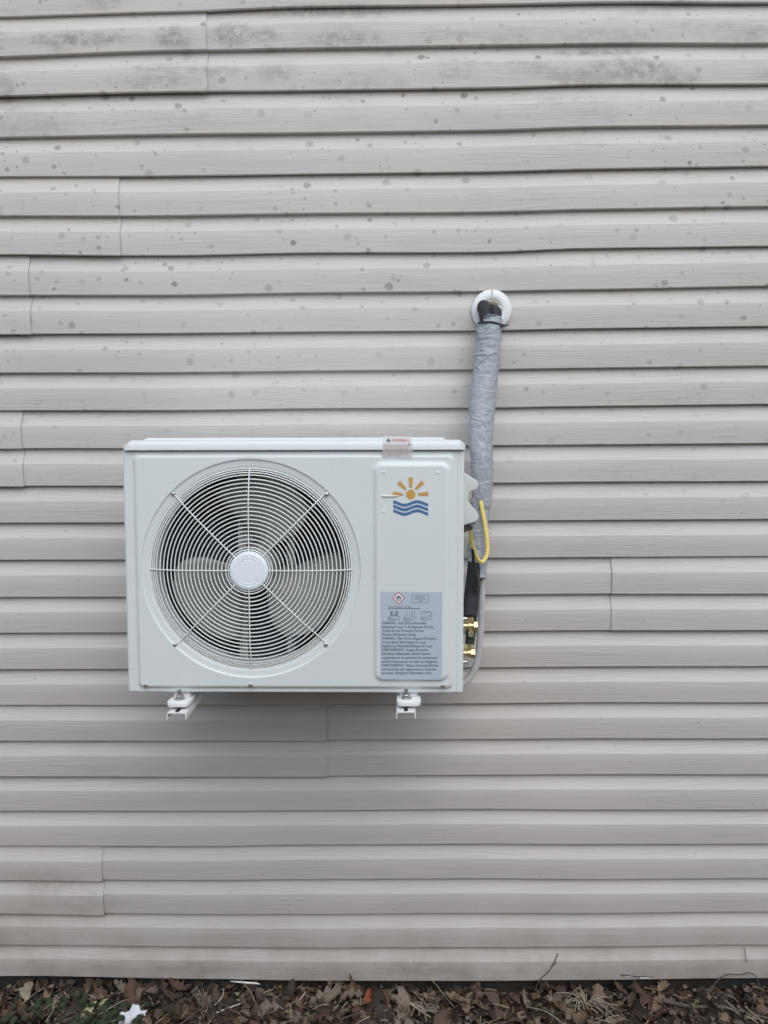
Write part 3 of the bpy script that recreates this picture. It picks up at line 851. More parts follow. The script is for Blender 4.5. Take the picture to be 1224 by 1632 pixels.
# small warning sticker folded over the lid edge
sx0, sx1 = 0.1962, 0.2620
sp = [(-0.0014, 0.5200), (-0.0036, 0.5350), (-0.0038, 0.5508), (-0.0030, 0.5526), (0.0095, 0.5600), (0.0215, 0.5662)]
sv = [(sx0 + 0.001 * (i > 3) + (0.001 if i > 1 else 0), y - 0.0006 * (i < 5), z + 0.0012) for i, (y, z) in enumerate(sp)] + [(sx1 - 0.0005 * i / 2, y - 0.0006, z - 0.0010 + 0.0012 * (i > 2)) for i, (y, z) in enumerate(sp)]
n = len(sp)
stk = MB().add(sv, [(i, n + i, n + i + 1, i + 1) for i in range(n - 1)]).build('lid_sticker', M['film'], AC, smooth=30)
tag(stk, 'small white sticker headed WARNING in red over the lid edge')
o = text_mesh("WARNING", 0.0, 0.0, 0.0375, 0.0150, 0.0, M['red_ink'], stk)
o.location = (0.2160, -0.0020, 0.5556); o.rotation_euler = (rad(-60), rad(1.0), 0)
tr = MB().add([(0.0, 0, 0), (0.0095, 0, 0), (0.00475, 0, 0.0165), (0.0030, 0, 0.0032), (0.0066, 0, 0.0032), (0.00475, 0, 0.0105)], [(0, 1, 4, 3), (1, 2, 5, 4), (2, 0, 3, 5)]).build('warning_triangle', M['ink'], stk, smooth=0)
tr.location = (0.2048, -0.0018, 0.5559); tr.rotation_euler = (rad(-60), 0, 0)
fp2 = MB()
for i, z in enumerate((0.5485, 0.5447, 0.5410, 0.5373, 0.5335, 0.5298, 0.5260)):
    yb = -0.0052 if z > 0.536 else -0.0052 + (0.536 - z) * 0.13
    x = sx0 + 0.003
    end = sx1 - 0.003 - (0.022 if i == 6 else rl.uniform(0, 0.006))
    while x < end:
        w = min(end - x, rl.uniform(0.003, 0.010))
        fp2.add([(x, yb, z), (x + w, yb, z), (x + w, yb, z + 0.0013), (x, yb, z + 0.0013)], [(0, 1, 2, 3)]); x += w + 0.0011
fp2.build('fine_print', M['red_soft'], stk, smooth=0)
MB().lathe([(0.0, -0.0058), (0.0012, -0.0056), (0.0016, -0.0045)], 10, (0.2545, 0, 0.5500)).build('dot', M['black'], stk)

# valve cover with hand grip on the right side (world coordinates brought into the unit's frame)
S = 0.967
def wpt(x, z): return (x * S, 1.6364 + (z - 1.6364) * S)
ov = [(0.1440, 1.5730), (0.1621, 1.5626), (0.1885, 1.5450), (0.1938, 1.5400), (0.1952, 1.5330), (0.1945, 1.5270), (0.1905, 1.5225), (0.1790, 1.5195), (0.1735, 1.5140), (0.1712, 1.5060), (0.1712, 1.4960),
      (0.1745, 1.4900), (0.1905, 1.4712), (0.1958, 1.4620), (0.1962, 1.4555), (0.1920, 1.4480), (0.1860, 1.4445), (0.1621, 1.4383), (0.1440, 1.4350)]
MB().prism([wpt(*p) for p in ov], -0.320, -0.235).build('valve_cover', M['cover_plastic'], AC, bevel=0.006, bseg=4, smooth=50, xf=AC_I)
# conduit connector under the cover
gA, gB = Vector((0.140, -0.262, 1.4220)), Vector((0.1800, -0.262, 1.4385))
gl = MB()
d = (gB - gA)
gl.tube([gA, gA + d * 0.80], 0.0088, 14)
gl.tube([gA + d * 0.78, gA + d * 0.985], 0.0102, 6)
gl.tube([gA + d * 0.44, gA + d * 0.50], 0.0104, 14)
gl.build('cable_connector', M['gland'], AC, xf=AC_I, smooth=30)
MB().tube([gA + d * 0.90 + Vector((0, -0.009, 0.004)), gA + d * 0.90 + Vector((0.012, -0.012, 0.009))], 0.0042, 10).build('clamp_screw', M['bolt'], AC, xf=AC_I)
# service valves
for (zc, xe, rsc, port) in ((1.1815, 0.2015, 1.22, True), (1.1130, 0.1950, 1.15, False)):
    yv = -0.200
    sv_ = MB()
    sv_.lathe([(0.0, 0.150), (0.0068 * rsc, 0.150), (0.0068 * rsc, 0.176), (0.0088 * rsc, 0.177), (0.0088 * rsc, 0.1845), (0.0062 * rsc, 0.1855), (0.0062 * rsc, xe - 0.0115)], 16, (0, yv, zc), 'x')
    sv_.lathe([(0.0062 * rsc, xe - 0.0120), (0.0108 * rsc, xe - 0.0112), (0.0112 * rsc, xe - 0.0020), (0.0095 * rsc, xe), (0.0, xe)], 6, (0, yv, zc), 'x')
    sv_.lathe([(0.0, 0.021), (0.0085 * rsc, 0.021), (0.0092 * rsc, 0.010), (0.0078 * rsc, 0.008), (0.0078 * rsc, 0.0)], 6, (0.1795, yv + 0.002, zc + 0.002), 'z')
    if port:
        sv_.lathe([(0.0050, 0.0), (0.0052, -0.008), (0.0072, -0.009), (0.0072, -0.0165), (0.0058, -0.0175), (0.0058, -0.023), (0.0, -0.023)], 12, (0.1835, yv - 0.002, zc - 0.003), 'z')
    sv_.build('service_valve', M['brass'], AC, xf=AC_I, smooth=30)
    MB().prism([(0.140, zc - 0.018), (0.170, zc - 0.014), (0.172, zc + 0.004), (0.168, zc + 0.020), (0.140, zc + 0.022)], yv + 0.006, yv + 0.012).build('valve_plate', M['white_metal'], AC, bevel=0.002, xf=AC_I)
    MB().lathe([(0.0, 0.1755), (0.0030, 0.175), (0.0042, 0.172), (0.0042, 0.160)], 10, (0, yv - 0.006, zc + (0.020 if port else -0.020)), 'x').build('screw', M['bolt'], AC, xf=AC_I)

# feet and wall brackets
def foot(xc, x0, x1):
    f = MB()
    c = 0.010
    poly = [(x0, -0.360), (x0 + 0.001, -0.362), (x0, -0.415), (x0 + c * 0.3, -0.4225), (x0 + c, -0.4265), (x1 - c, -0.4265), (x1 - c * 0.3, -0.4225), (x1, -0.415), (x1 - 0.001, -0.362), (x1, -0.360)]
    f.prism(poly, 1.0575, 1.0672, axis='z')
    f.prism([(x0 + 0.006, -0.330), (x0 + 0.006, -0.385), (x0 + 0.010, -0.389), (x1 - 0.010, -0.389), (x1 - 0.006, -0.385), (x1 - 0.006, -0.330)], 1.0673, 1.0815, axis='z')
    return f.build('mounting_foot', M['white_metal'], AC, bevel=0.0022, xf=AC_I)
def bracket(xc, fxc, label):
    b = empty('wall_bracket', (xc, -0.03, 1.05), label=label, cat='bracket', group='wall brackets under the unit')
    bi = Matrix.Translation((-xc, 0.03, -1.05))
    w, t, hgt = 0.0215, 0.0022, 0.0150
    zt = 1.0504
    u = [(-w, zt - hgt), (-w, zt - 0.004), (-w + 0.0012, zt - 0.0012), (-w + 0.004, zt), (w - 0.004, zt), (w - 0.0012, zt - 0.0012), (w, zt - 0.004), (w, zt - hgt),
         (w - t, zt - hgt), (w - t, zt - 0.0045), (w - 0.0045, zt - t), (-w + 0.0045, zt - t), (-w + t, zt - 0.0045), (-w + t, zt - hgt)]
    MB().prism([(xc + a, z) for a, z in u], -0.440, -0.022).build('bracket_arm', M['white_metal'], b, smooth=40, xf=bi)
    MB().box(xc - 0.022, xc + 0.022, -0.022, -0.003, 1.030, 1.420).build('wall_plate', M['white_metal'], b, bevel=0.002, xf=bi)
    MB().prism([(xc - 0.0215, -0.0225), (xc - 0.0215, -0.20), (xc - 0.0215, -0.0225)][:0] or [(-0.0225, 1.0352), (-0.16, 1.0352), (-0.0225, 0.955)], xc - 0.002, xc + 0.002, axis='x').build('gusset', M['white_metal'], b, smooth=0, xf=bi)
    MB().lathe([(0.0, 1.0508), (0.0165, 1.0508), (0.0185, 1.0540), (0.0165, 1.0573), (0.0, 1.0573)], 24, (fxc, -0.398, 0), 'z').build('rubber_pad', M['rubber'], b, xf=bi)
    MB().box(xc - 0.0042, xc + 0.0042, -0.4360, -0.418, 1.0502, 1.0512).build('slot', M['black'], b, smooth=0, xf=bi)
    bo = MB()
    bo.lathe([(0.0, 1.0900), (0.0040, 1.0895), (0.0042, 1.0880), (0.0042, 1.040), (0.0, 1.040)], 12, (fxc, -0.400, 0), 'z')
    bo.lathe([(0.0045, 1.0692), (0.0125, 1.0690), (0.0125, 1.0676), (0.0045, 1.0674)], 20, (fxc, -0.400, 0), 'z')
    bo.lathe([(0.0045, 1.0765), (0.0080, 1.0765), (0.0086, 1.0755), (0.0086, 1.0700), (0.0080, 1.0694), (0.0045, 1.0694)], 6, (fxc, -0.400, 0), 'z')
    bo.build('bolt', M['bolt'], b, smooth=30, xf=bi)
foot(-0.4840, -0.5092, -0.4588)
foot(0.0268, -0.0005, 0.0530)
bracket(-0.4823, -0.4850, 'white steel bracket arm under the left end of the unit, below the fan grille')
bracket(0.0195, 0.0210, 'white steel bracket arm under the right end of the unit, below the printed label')

# ------------------------------------------------------------------ wall flange
fl_ = empty('wall_flange', (0.2560, -0.004, 1.9772), label='round white plastic wall flange where the pipes leave the siding', cat='flange')
gap = rad(1.4)
MB().lathe([(0.0527, 0.004), (0.0527, -0.0035), (0.0510, -0.0065), (0.0470, -0.0085), (0.0400, -0.0102), (0.0290, -0.0112), (0.0272, -0.0098), (0.0265, 0.004)], 72, (0, 0, 0), 'y', PI / 2 + gap, PI / 2 + 2 * PI - gap).build('flange_ring', M['white_plastic'], fl_, smooth=50)
MB().lathe([(0.0, -0.0035), (0.012, -0.004), (0.0272, -0.0045)], 40).build('putty_plug', M['putty'], fl_, smooth=0)
pu = MB()
for i in range(10):
    a = rad(18 + 13.5 * i)
    r = 0.0200 + 0.003 * nz(i * 1.7, 3)
    bx, bz = r * math.cos(a), r * math.sin(a)
    pv, pf = [], []
    R0 = 0.0105 + 0.0022 * nz(i * 2.3, 7)
    for u in range(6):
        for w in range(9):
            th, ph = PI * u / 5, 2 * PI * w / 9
            k_ = R0 * (1 + 0.25 * nz(i + math.cos(ph) * 1.5, math.sin(ph) * 1.5, th * 1.4))
            pv.append((bx + k_ * math.sin(th) * math.cos(ph), -0.004 + 0.8 * k_ * math.cos(th), bz + k_ * math.sin(th) * math.sin(ph)))
    for u in range(5):
        for w in range(9):
            pf.append((u * 9 + w, u * 9 + (w + 1) % 9, (u + 1) * 9 + (w + 1) % 9, (u + 1) * 9 + w))
    pu.add(pv, pf)
pu.build('putty', M['putty'], fl_, smooth=60)
MB().prism([(0.0125, -0.040), (0.0245, -0.036), (0.0240, 0.006), (0.0120, 0.010)], -0.020, -0.006).build('sleeve_end', M['white_plastic'], fl_, bevel=0.003)

# ------------------------------------------------------------------ pipe bundle
ls = empty('pipe_bundle', (0.25, -0.02, 1.96), label='bundle of refrigerant pipes wrapped in grey tape running down beside the unit', cat='pipes')
LI = Matrix.Translation((-0.25, 0.02, -1.96))
def wrap_tube(path, rad_pts, n_seg, per, step, amp, seed, flat=0.92, slant=0.0):
    P = spline(path, per)
    L = [0.0]
    for i in range(1, len(P)): L.append(L[-1] + (P[i] - P[i - 1]).length)
    tot = L[-1]
    fr = random.Random(int(seed * 31))
    folds = [(fr.uniform(0.02, 1.0) * tot, fr.uniform(-PI, 0.2) , fr.uniform(0.35, 0.9), fr.uniform(-0.030, 0.030), fr.uniform(0.0018, 0.0040), fr.uniform(0.0014, 0.0036)) for _ in range(int(tot * 62))]
    def r(t, a):
        s = t * tot
        fold = 0.0
        for s0, a0, wa, sl, ws, am in folds:
            da = (a - a0 + PI) % (2 * PI) - PI
            if abs(da) > 2 * wa: continue
            ds = s - s0 - sl * da
            if abs(ds) > 4 * ws: continue
            fold += am * (math.exp(-(ds / ws) ** 2) - 0.6 * math.exp(-((ds - 1.6 * ws) / ws) ** 2)) * math.exp(-(da / wa) ** 2)
        x = t * (len(rad_pts) - 1); i = min(int(x), len(rad_pts) - 2); f = x - i
        base = rad_pts[i] * (1 - f) + rad_pts[i + 1] * f
        ph = (s / step + 0.10 * math.sin(a + seed) + 0.95 * nz(s * 9, 0.3 * math.cos(a), seed) + 0.10 * nz(s * 40, math.sin(a), seed)) % 1.0
        wv = 0.35 + 0.65 * sstep(-0.25, 0.35, nz(s * 17, math.cos(a) * 0.9, seed + 4))
        saw = (1 - ph) if ph > 0.07 else ph / 0.07
        wr = amp * nz(math.cos(a) * 1.6 + seed, math.sin(a) * 1.6, s * 30) + amp * 0.8 * nz(math.cos(a) * 4 + seed, math.sin(a) * 4, s * 85)
        lump = 0.0015 * math.cos(2 * a + s * 9 + seed)
        crs = 0.0022 * max(0.0, nz(math.cos(a) * 2.2 + s * 25, math.sin(a) * 2.2 - s * 60, seed + 9) - 0.12)
        return base + 0.0014 * saw * wv + wr + lump + crs + fold
    return MB().tube(P, r, n_seg, caps=True, ell=(flat, 1.0))
tp = [(0.2500, -0.052, 1.9520), (0.2465, -0.055, 1.9300), (0.2400, -0.060, 1.8650), (0.2320, -0.068, 1.7990), (0.2240, -0.080, 1.7200), (0.2195, -0.095, 1.6550), (0.2205, -0.108, 1.5750), (0.2200, -0.112, 1.4690)]
wrap_tube(tp, [0.0265, 0.0290, 0.0300, 0.0305, 0.0320, 0.0305, 0.0285, 0.0270, 0.0262], 64, 60, 0.034, 0.0017, 1.0).build('tape_wrap', M['tape'], ls, smooth=50, xf=LI)
tp2 = [(0.2190, -0.112, 1.5000), (0.2120, -0.122, 1.4200), (0.2065, -0.136, 1.3500), (0.2040, -0.146, 1.2930)]
wrap_tube(tp2, [0.0225, 0.0240, 0.0250, 0.0245], 56, 60, 0.052, 0.0018, 5.0).build('tape_wrap', M['tape'], ls, smooth=50, xf=LI)
# tape tail holding the cable
MB().add([(0.2090, -0.1440, 1.5000), (0.2190, -0.1445, 1.5000), (0.2195, -0.1430, 1.4700), (0.2085, -0.1425, 1.4705)], [(0, 1, 2, 3)]).build('tape_tail', M['tape'], ls, smooth=0, xf=LI, solid=0.0008)
MB().tube(spline([(0.234, 0.001, 1.972), (0.232, -0.024, 1.984), (0.2315, -0.050, 1.974), (0.2345, -0.058, 1.945), (0.2365, -0.059, 1.915)], 8), 0.0156, 16).build('pipe_insulation', M['rubber'], ls, xf=LI)
MB().tube(spline([(0.263, 0.001, 1.962), (0.263, -0.020, 1.972), (0.2625, -0.044, 1.963), (0.260, -0.052, 1.940), (0.258, -0.055, 1.915)], 8), 0.0150, 16).build('pipe_insulation', M['rubber'], ls, xf=LI)
# zip tie near the top
zt_ = MB()
zp = []
for i in range(41):
    a = 2 * PI * i / 40
    zp.append((0.2475 + 0.0320 * math.cos(a), -0.0540 + 0.0300 * math.sin(a), 1.9335 - 0.004 * math.cos(a) + 0.0012 * math.sin(3 * a)))
zt_.tube(zp, 0.0016, 6, caps=False, ell=(1, 1.6))
zt_.box(0.2695, 0.2780, -0.0800, -0.0700, 1.9240, 1.9305)
zt_.tube([(0.275, -0.078, 1.927), (0.2885, -0.086, 1.9262)], 0.0017, 6)
zt_.build('cable_tie', M['black'], ls, xf=LI, smooth=30)
# lower insulated pipes to the valves
MB().tube(spline([(0.2000, -0.148, 1.330), (0.1935, -0.160, 1.2850), (0.1860, -0.178, 1.2350), (0.1815, -0.190, 1.2040)], 8), [0.0185] * 25, 18).build('pipe_insulation', M['rubber'], ls, xf=LI)
MB().tube(spline([(0.1960, -0.140, 1.320), (0.1935, -0.150, 1.2500), (0.1880, -0.170, 1.1800), (0.1820, -0.190, 1.1330)], 8), [0.0125] * 18 + [0.0118] * 7, 16).build('pipe_insulation', M['rubber'], ls, xf=LI)
# drain hose
MB().tube(spline([(0.2170, -0.130, 1.3450), (0.2185, -0.138, 1.3000), (0.2165, -0.140, 1.2278), (0.2142, -0.140, 1.1629), (0.2085, -0.140, 1.0894), (0.1960, -0.142, 1.0480), (0.1720, -0.146, 1.0200), (0.130, -0.152, 0.995)], 8), 0.0088, 14).build('drain_hose', M['drain'], ls, xf=LI)

# ------------------------------------------------------------------ cables
yc = spline([(0.1745, -0.262, 1.4335), (0.1770, -0.256, 1.4240), (0.1800, -0.240, 1.4050), (0.1855, -0.222, 1.3830), (0.1950, -0.206, 1.3580), (0.2040, -0.198, 1.3440), (0.2120, -0.192, 1.3402), (0.2200, -0.187, 1.3470), (0.2262, -0.180, 1.3620),
             (0.2265, -0.172, 1.3900), (0.2225, -0.160, 1.4300), (0.2165, -0.149, 1.4660), (0.2140, -0.1415, 1.4860)], 8)
tag(MB().tube(yc, 0.0050, 10, ell=(1.0, 0.95)).build('power_cable', M['yellow'], None), 'yellow flat power cable looping down from the connector and up into the tape', 'cable')
bc = spline([(0.1720, -0.250, 1.4300), (0.1815, -0.235, 1.4100), (0.1870, -0.215, 1.3650), (0.1915, -0.202, 1.3100), (0.1945, -0.200, 1.2810), (0.1980, -0.200, 1.2700), (0.2030, -0.198, 1.2760), (0.2035, -0.190, 1.2960), (0.2010, -0.176, 1.3160)], 8)
tag(MB().tube(bc, 0.0040, 10).build('control_cable', M['black'], None), 'thin black cable hanging behind the yellow one with a hooked end', 'cable')

# ------------------------------------------------------------------ leaf litter at the foot of the wall
def leaf_geo(L, W, kind, rs):
    """vertices and faces of one leaf lying in x (across) and y (along)"""
    st = 9
    vs, fs = [], []
    bend, cup, tw = rs.uniform(-0.9, 0.9), rs.uniform(0.5, 2.4) * rs.choice((1, 1, -1)), rs.uniform(-0.5, 0.5)
    for i in range(st):
        t = i / (st - 1)
        if kind == 'oak':
            w = W * (0.22 + 0.78 * math.sin(PI * min(1.0, 0.12 + t * 0.88)) ** 0.8) * (1.05 if i % 2 else 0.66)
            fwd = 0.035 * L if i % 2 else 0.0
        elif kind == 'maple':
            w = W * (0.45, 1.0, 0.75, 1.15, 0.72, 0.85, 0.5, 0.42, 0.04)[i]
            fwd = (0.02, 0.05, 0.0, 0.10, 0.0, 0.10, 0.0, 0.08, 0.0)[i] * L
        else:
            w = W * max(0.02, math.sin(PI * (0.04 + 0.92 * t)) ** 0.75)
            fwd = 0.02 * L
        if i in (0, st - 1): w *= 0.3 if kind != 'maple' else 1.0
        y = (t - 0.5) * L
        zc = bend * 0.9 * y * y / L * 2
        for sgn in (-1, 0, 1):
            j = (1 + rs.uniform(-0.26, 0.20)) if sgn else 1
            x = sgn * w * j
            yy = y + (fwd if sgn else 0)
            z = zc + cup * abs(x) * abs(x) / W * 0.55 + tw * x * t + rs.uniform(-0.0012, 0.0012) * (1 if sgn else 0)
            vs.append((x, yy, z))
    for i in range(st - 1):
        a = i * 3
        fs += [(a, a + 1, a + 4, a + 3), (a + 1, a + 2, a + 5, a + 4)]
    # stalk
    b = len(vs)
    y0 = -0.5 * L
    vs += [(-0.0009, y0 + 0.003, 0.0), (0.0009, y0 + 0.003, 0.0), (0.0007 + tw * 0.004, y0 - 0.22 * L, 0.004 * bend), (-0.0007 + tw * 0.004, y0 - 0.22 * L, 0.004 * bend)]
    fs.append((b, b + 1, b + 2, b + 3))
    return vs, fs

def leaf_mesh(name, L, W, kind, rs, mat):
    me = bpy.data.meshes.new(name)
    vs, fs = leaf_geo(L, W, kind, rs)
    me.from_pydata(vs, [], fs)
    me.polygons.foreach_set('use_smooth', [True] * len(me.polygons))
    me.materials.append(mat)
    return me

rl = random.Random(23)
variants = []
for i in range(26):
    kind = ('oak', 'plain', 'maple', 'oak', 'plain', 'plain', 'oak')[i % 7]
    L = rl.uniform(0.048, 0.095)
    W = L * {'oak': 0.27, 'maple': 0.36, 'plain': 0.24}[kind]
    variants.append(leaf_mesh('dead_leaf', L, W, kind, rl, LEAF[(i * 3 + i // 5) % 5]))
def put_leaf(me, x, y, z, rx, ry, rz, s=1.0, name='dead_leaf', label=None):
    o = bpy.data.objects.new(name, me)
    COL.objects.link(o)
    o.parent = ground
    o.location = (x, y, z); o.rotation_euler = (rx, ry, rz); o.scale = (s, s, s)
    if label: o['label'] = label
    return o
cnt = 0
for i in range(275):
    x = -1.22 + 2.42 * ((i * 0.6180339) % 1.0)
    y = rl.uniform(-0.17, 0.022)
    if -1.0 < x < -0.66 and y < -0.03 and rl.random() < 0.55: continue
    steep = rl.random()
    tilt = rl.gauss(0, 0.30) if steep < 0.72 else rl.uniform(0.5, 1.15) * rl.choice((-1, 1))
    z = ground_h(x, y) + 0.006 + rl.random() * 0.017 + (0.012 if abs(tilt) > 0.5 else 0)
    if y > -0.03: z = min(z, 0.086)
    put_leaf(rl.choice(variants), x, y, z, tilt, rl.gauss(0, 0.3), rl.uniform(0, 2 * PI), rl.uniform(0.42, 1.02))
    cnt += 1
for i in range(26):
    x = -1.12 + 0.019 * i + rl.uniform(-0.01, 0.01)
    put_leaf(rl.choice(variants), x, rl.uniform(-0.02, 0.016), rl.uniform(0.070, 0.088), rl.uniform(0.2, 0.9), rl.gauss(0, 0.3), rl.uniform(0, 2 * PI), rl.uniform(0.6, 0.9))
# leaves that stand out
put_leaf(leaf_mesh('dead_leaf', 0.052, 0.020, 'plain', rl, LEAF_PALE), -1.045, -0.028, 0.092, rad(68), rad(10), rad(-25), 1.0, label='pale leaf standing upright against the siding')
put_leaf(leaf_mesh('dead_leaf', 0.060, 0.015, 'plain', rl, LEAF_CREAM), -0.872, -0.075, 0.070, rad(30), rad(12), rad(-42), 1.0, label='cream coloured leaf among the green ground cover')
put_leaf(leaf_mesh('dead_leaf', 0.042, 0.010, 'plain', rl, LEAF_CREAM), -0.842, -0.045, 0.072, rad(25), rad(-20), rad(-55), 1.0, label='cream coloured leaf among the green ground cover')
put_leaf(leaf_mesh('dead_leaf', 0.046, 0.016, 'plain', rl, LEAF_RED), -0.075, -0.035, 0.078, rad(40), rad(20), rad(35), 1.0, label='red-orange leaf near the wall')
put_leaf(leaf_mesh('dead_leaf', 0.060, 0.014, 'plain', rl, LEAF[1]), -0.315, -0.030, 0.092, rad(62), rad(0), rad(-30), 1.0)
put_leaf(leaf_mesh('dead_leaf', 0.11, 0.026, 'oak', rl, LEAF[2]), -0.205, -0.040, 0.074, rad(14), rad(8), rad(-60), 0.9)
put_leaf(leaf_mesh('dead_leaf', 0.10, 0.028, 'oak', rl, LEAF[3]), -0.545, -0.075, 0.070, rad(35), rad(8), rad(150), 1.0)
put_leaf(leaf_mesh('dead_leaf', 0.085, 0.026, 'oak', rl, LEAF[3]), -0.145, -0.085, 0.070, rad(40), rad(8), rad(190), 1.0)
put_leaf(leaf_mesh('dead_leaf', 0.10, 0.030, 'oak', rl, LEAF[3]), 0.165, -0.050, 0.076, rad(30), rad(-8), rad(100), 1.0)
put_leaf(leaf_mesh('dead_leaf', 0.10, 0.036, 'maple', rl, LEAF[2]), 0.025, -0.045, 0.076, rad(35), rad(10), rad(30), 1.0)
put_leaf(leaf_mesh('dead_leaf', 0.11, 0.034, 'oak', rl, LEAF[4]), 0.700, -0.035, 0.078, rad(35), rad(10), rad(75), 1.0)
put_leaf(leaf_mesh('dead_leaf', 0.075, 0.024, 'oak', rl, LEAF[3]), 0.555, -0.040, 0.078, rad(45), rad(0), rad(-15), 1.0)
put_leaf(leaf_mesh('dead_leaf', 0.055, 0.012, 'plain', rl, LEAF_GREEN), 0.425, -0.070, 0.066, rad(8), rad(10), rad(85), 1.0, label='dull green leaf lying flat')
put_leaf(leaf_mesh('dead_leaf', 0.046, 0.018, 'plain', rl, LEAF_PALE), -0.440, -0.030, 0.080, rad(40), rad(10), rad(80), 1.0, label='pale crumpled leaf under the bottom course')
put_leaf(leaf_mesh('dead_leaf', 0.050, 0.020, 'plain', rl, LEAF[2]), -0.695, -0.025, 0.078, rad(40), rad(5), rad(100), 1.0)
# the rest of the litter, out towards the added bank
lit = MB()
for i in range(2600):
    x, y = rl.uniform(-4.5, 4.5), -0.22 - 4.6 * rl.random() ** 1.2
    L = rl.uniform(0.06, 0.10)
    vs, fs = leaf_geo(L, L * 0.28, rl.choice(('oak', 'plain', 'maple')), rl)
    R = Matrix.Rotation(rl.uniform(0, 6.28), 3, 'Z') @ Matrix.Rotation(rl.gauss(0, 0.3), 3, 'X')
    h = ground_h(x, y) + 0.012
    lit.add([R @ Vector(v) + Vector((x, y, h)) for v in vs], fs, rl.randrange(5))
tag(lit.build('leaf_litter', LEAF, None, smooth=0), 'brown dead leaves scattered over the yard away from the wall', 'leaf litter', kind='stuff')

# small crumbs of leaf, bark and soil between the leaves
cr = MB()
for i in range(5200):
    x, y = rl.uniform(-1.25, 1.25), rl.uniform(-0.19, 0.026)
    s = rl.uniform(0.002, 0.009) if rl.random() < 0.8 else rl.uniform(0.009, 0.020)
    h = ground_h(x, y) + rl.uniform(0.0, 0.022)
    R = Matrix.Rotation(rl.uniform(0, 6.28), 3, 'Z') @ Matrix.Rotation(rl.gauss(0, 0.6), 3, 'X')
    q = [(-s, -s * 0.5, 0), (s * 0.8, -s * 0.6, 0.001), (s, s * 0.5, 0), (-s * 0.5, s * 0.7, 0.002)]
    cr.add([R @ Vector(v) + Vector((x, y, h)) for v in q], [(0, 1, 2, 3)], rl.choice((0, 0, 1, 1, 1, 2, 2, 3, 4)))
tag(cr.build('leaf_crumbs', LEAF, None, smooth=0), 'crumbled leaf and bark bits filling the gaps between the dead leaves', 'leaf litter', kind='stuff')

# broken bits of stem and dry grass too fine to pick apart
fs_ = MB()
for i in range(420):
    x, y = rl.uniform(-1.22, 1.22), rl.uniform(-0.18, 0.0)
    L, a = rl.uniform(0.012, 0.05), rl.uniform(0, PI)
    h = ground_h(x, y) + rl.uniform(0.010, 0.030)
    up = rl.gauss(0, 0.25)
    P = [(x, y, h), (x + math.cos(a) * L * 0.5 + rl.uniform(-0.003, 0.003), y + math.sin(a) * L * 0.5, h + up * L * 0.5 + 0.002), (x + math.cos(a) * L, y + math.sin(a) * L, h + up * L * 0.8)]
    fs_.tube(P, rl.uniform(0.0005, 0.0012), 4, mi=0 if rl.random() < 0.45 else 1)
tag(fs_.build('dry_stems', [M['straw'], M['twig']], None), 'fine broken stems and dry grass mixed through the leaf litter', 'dry grass', kind='stuff')

# green ground cover at the left
iv = MB()
for i in range(310):
    if rl.random() < 0.3: x = rl.gauss(-1.08, 0.07)
    else: x = rl.gauss(-0.84, 0.085)
    y = rl.uniform(-0.19, -0.035)
    s = rl.uniform(0.006, 0.013)
    h = ground_h(x, y) + rl.uniform(0.006, 0.034)
    R = Matrix.Rotation(rl.uniform(0, 6.28), 3, 'Z') @ Matrix.Rotation(rl.gauss(0.35, 0.4), 3, 'X')
    q = [(0, -s, 0), (s * 0.7, -s * 0.3, 0.002), (s * 0.75, s * 0.4, 0.002), (0, s, 0), (-s * 0.75, s * 0.4, 0.002), (-s * 0.7, -s * 0.3, 0.002)]
    iv.add([R @ Vector(v) + Vector((x, y, h)) for v in q], [(0, 1, 2, 3), (0, 3, 4, 5)])
tag(iv.build('ground_cover', M['ivy'], None, smooth=0), 'small green creeping leaves growing through the litter at the left', 'ground cover', kind='stuff')

# crumpled pale paper
pp = MB()
rp = random.Random(5)
NP = 11
pv = []
for j in range(NP):
    for i in range(NP):
        u, v = i / (NP - 1) - 0.5, j / (NP - 1) - 0.5
        fold = 0.010 * abs(((u * 3.1 + v * 1.3) % 1.0) - 0.5) + 0.009 * abs(((v * 2.7 - u * 1.1) % 1.0) - 0.5)
        pv.append((u * 0.072 + rp.uniform(-0.002, 0.002), v * 0.010 - 0.012 * math.cos(u * 3) + fold * 1.2, v * 0.070 * (1 - 0.25 * abs(u)) + rp.uniform(-0.002, 0.002) + (0.012 if (j == NP - 1 and i in (5, 6, 7)) else 0)))
pf = [(j * NP + i, j * NP + i + 1, (j + 1) * NP + i + 1, (j + 1) * NP + i) for j in range(NP - 1) for i in range(NP - 1)]
po = pp.add(pv, pf).build('crumpled_paper', M['paper'], None, smooth=0, solid=0.0006)
po.location = (-0.733, -0.112, 0.055); po.rotation_euler = (rad(-38), 0, rad(6))
tag(po, 'crumpled pale blue scrap of paper standing in the leaves', 'paper')

# twigs, straw, vines
def stalk(pts, r, mat, name, n=6):
    P = spline(pts, 5)
    m = len(P)
    return MB().tube(P, [r * (1 - 0.55 * i / (m - 1)) for i in range(m)], n).build(name, mat, None)
def rand_stalk(x, y, L, ang, lift, rs):
    z = ground_h(x, y) + 0.022
    dx, dy = math.cos(ang), math.sin(ang)
    return [(x + dx * L * t + rs.uniform(-1, 1) * 0.06 * L, y + dy * L * t, z + lift * L * t + 0.10 * L * math.sin(t * 3)) for t in (0, 0.33, 0.66, 1.0)]
rs = random.Random(77)
STRAW = [(-1.03, 'at the far left edge'), (-0.93, 'among the green cover, left of the cream leaves'), (-0.80, 'just left of the blue paper'), (-0.635, 'a hand to the right of the blue paper'),
         (-0.37, 'below the right half of the left bracket'), (-0.20, 'below the right side of the fan grille'), (0.18, 'below the drain hose'), (0.335, 'left of the climbing vine'), (0.475, 'between the climbing vine and the grass tuft'), (0.965, 'near the right-hand dark tendril')]
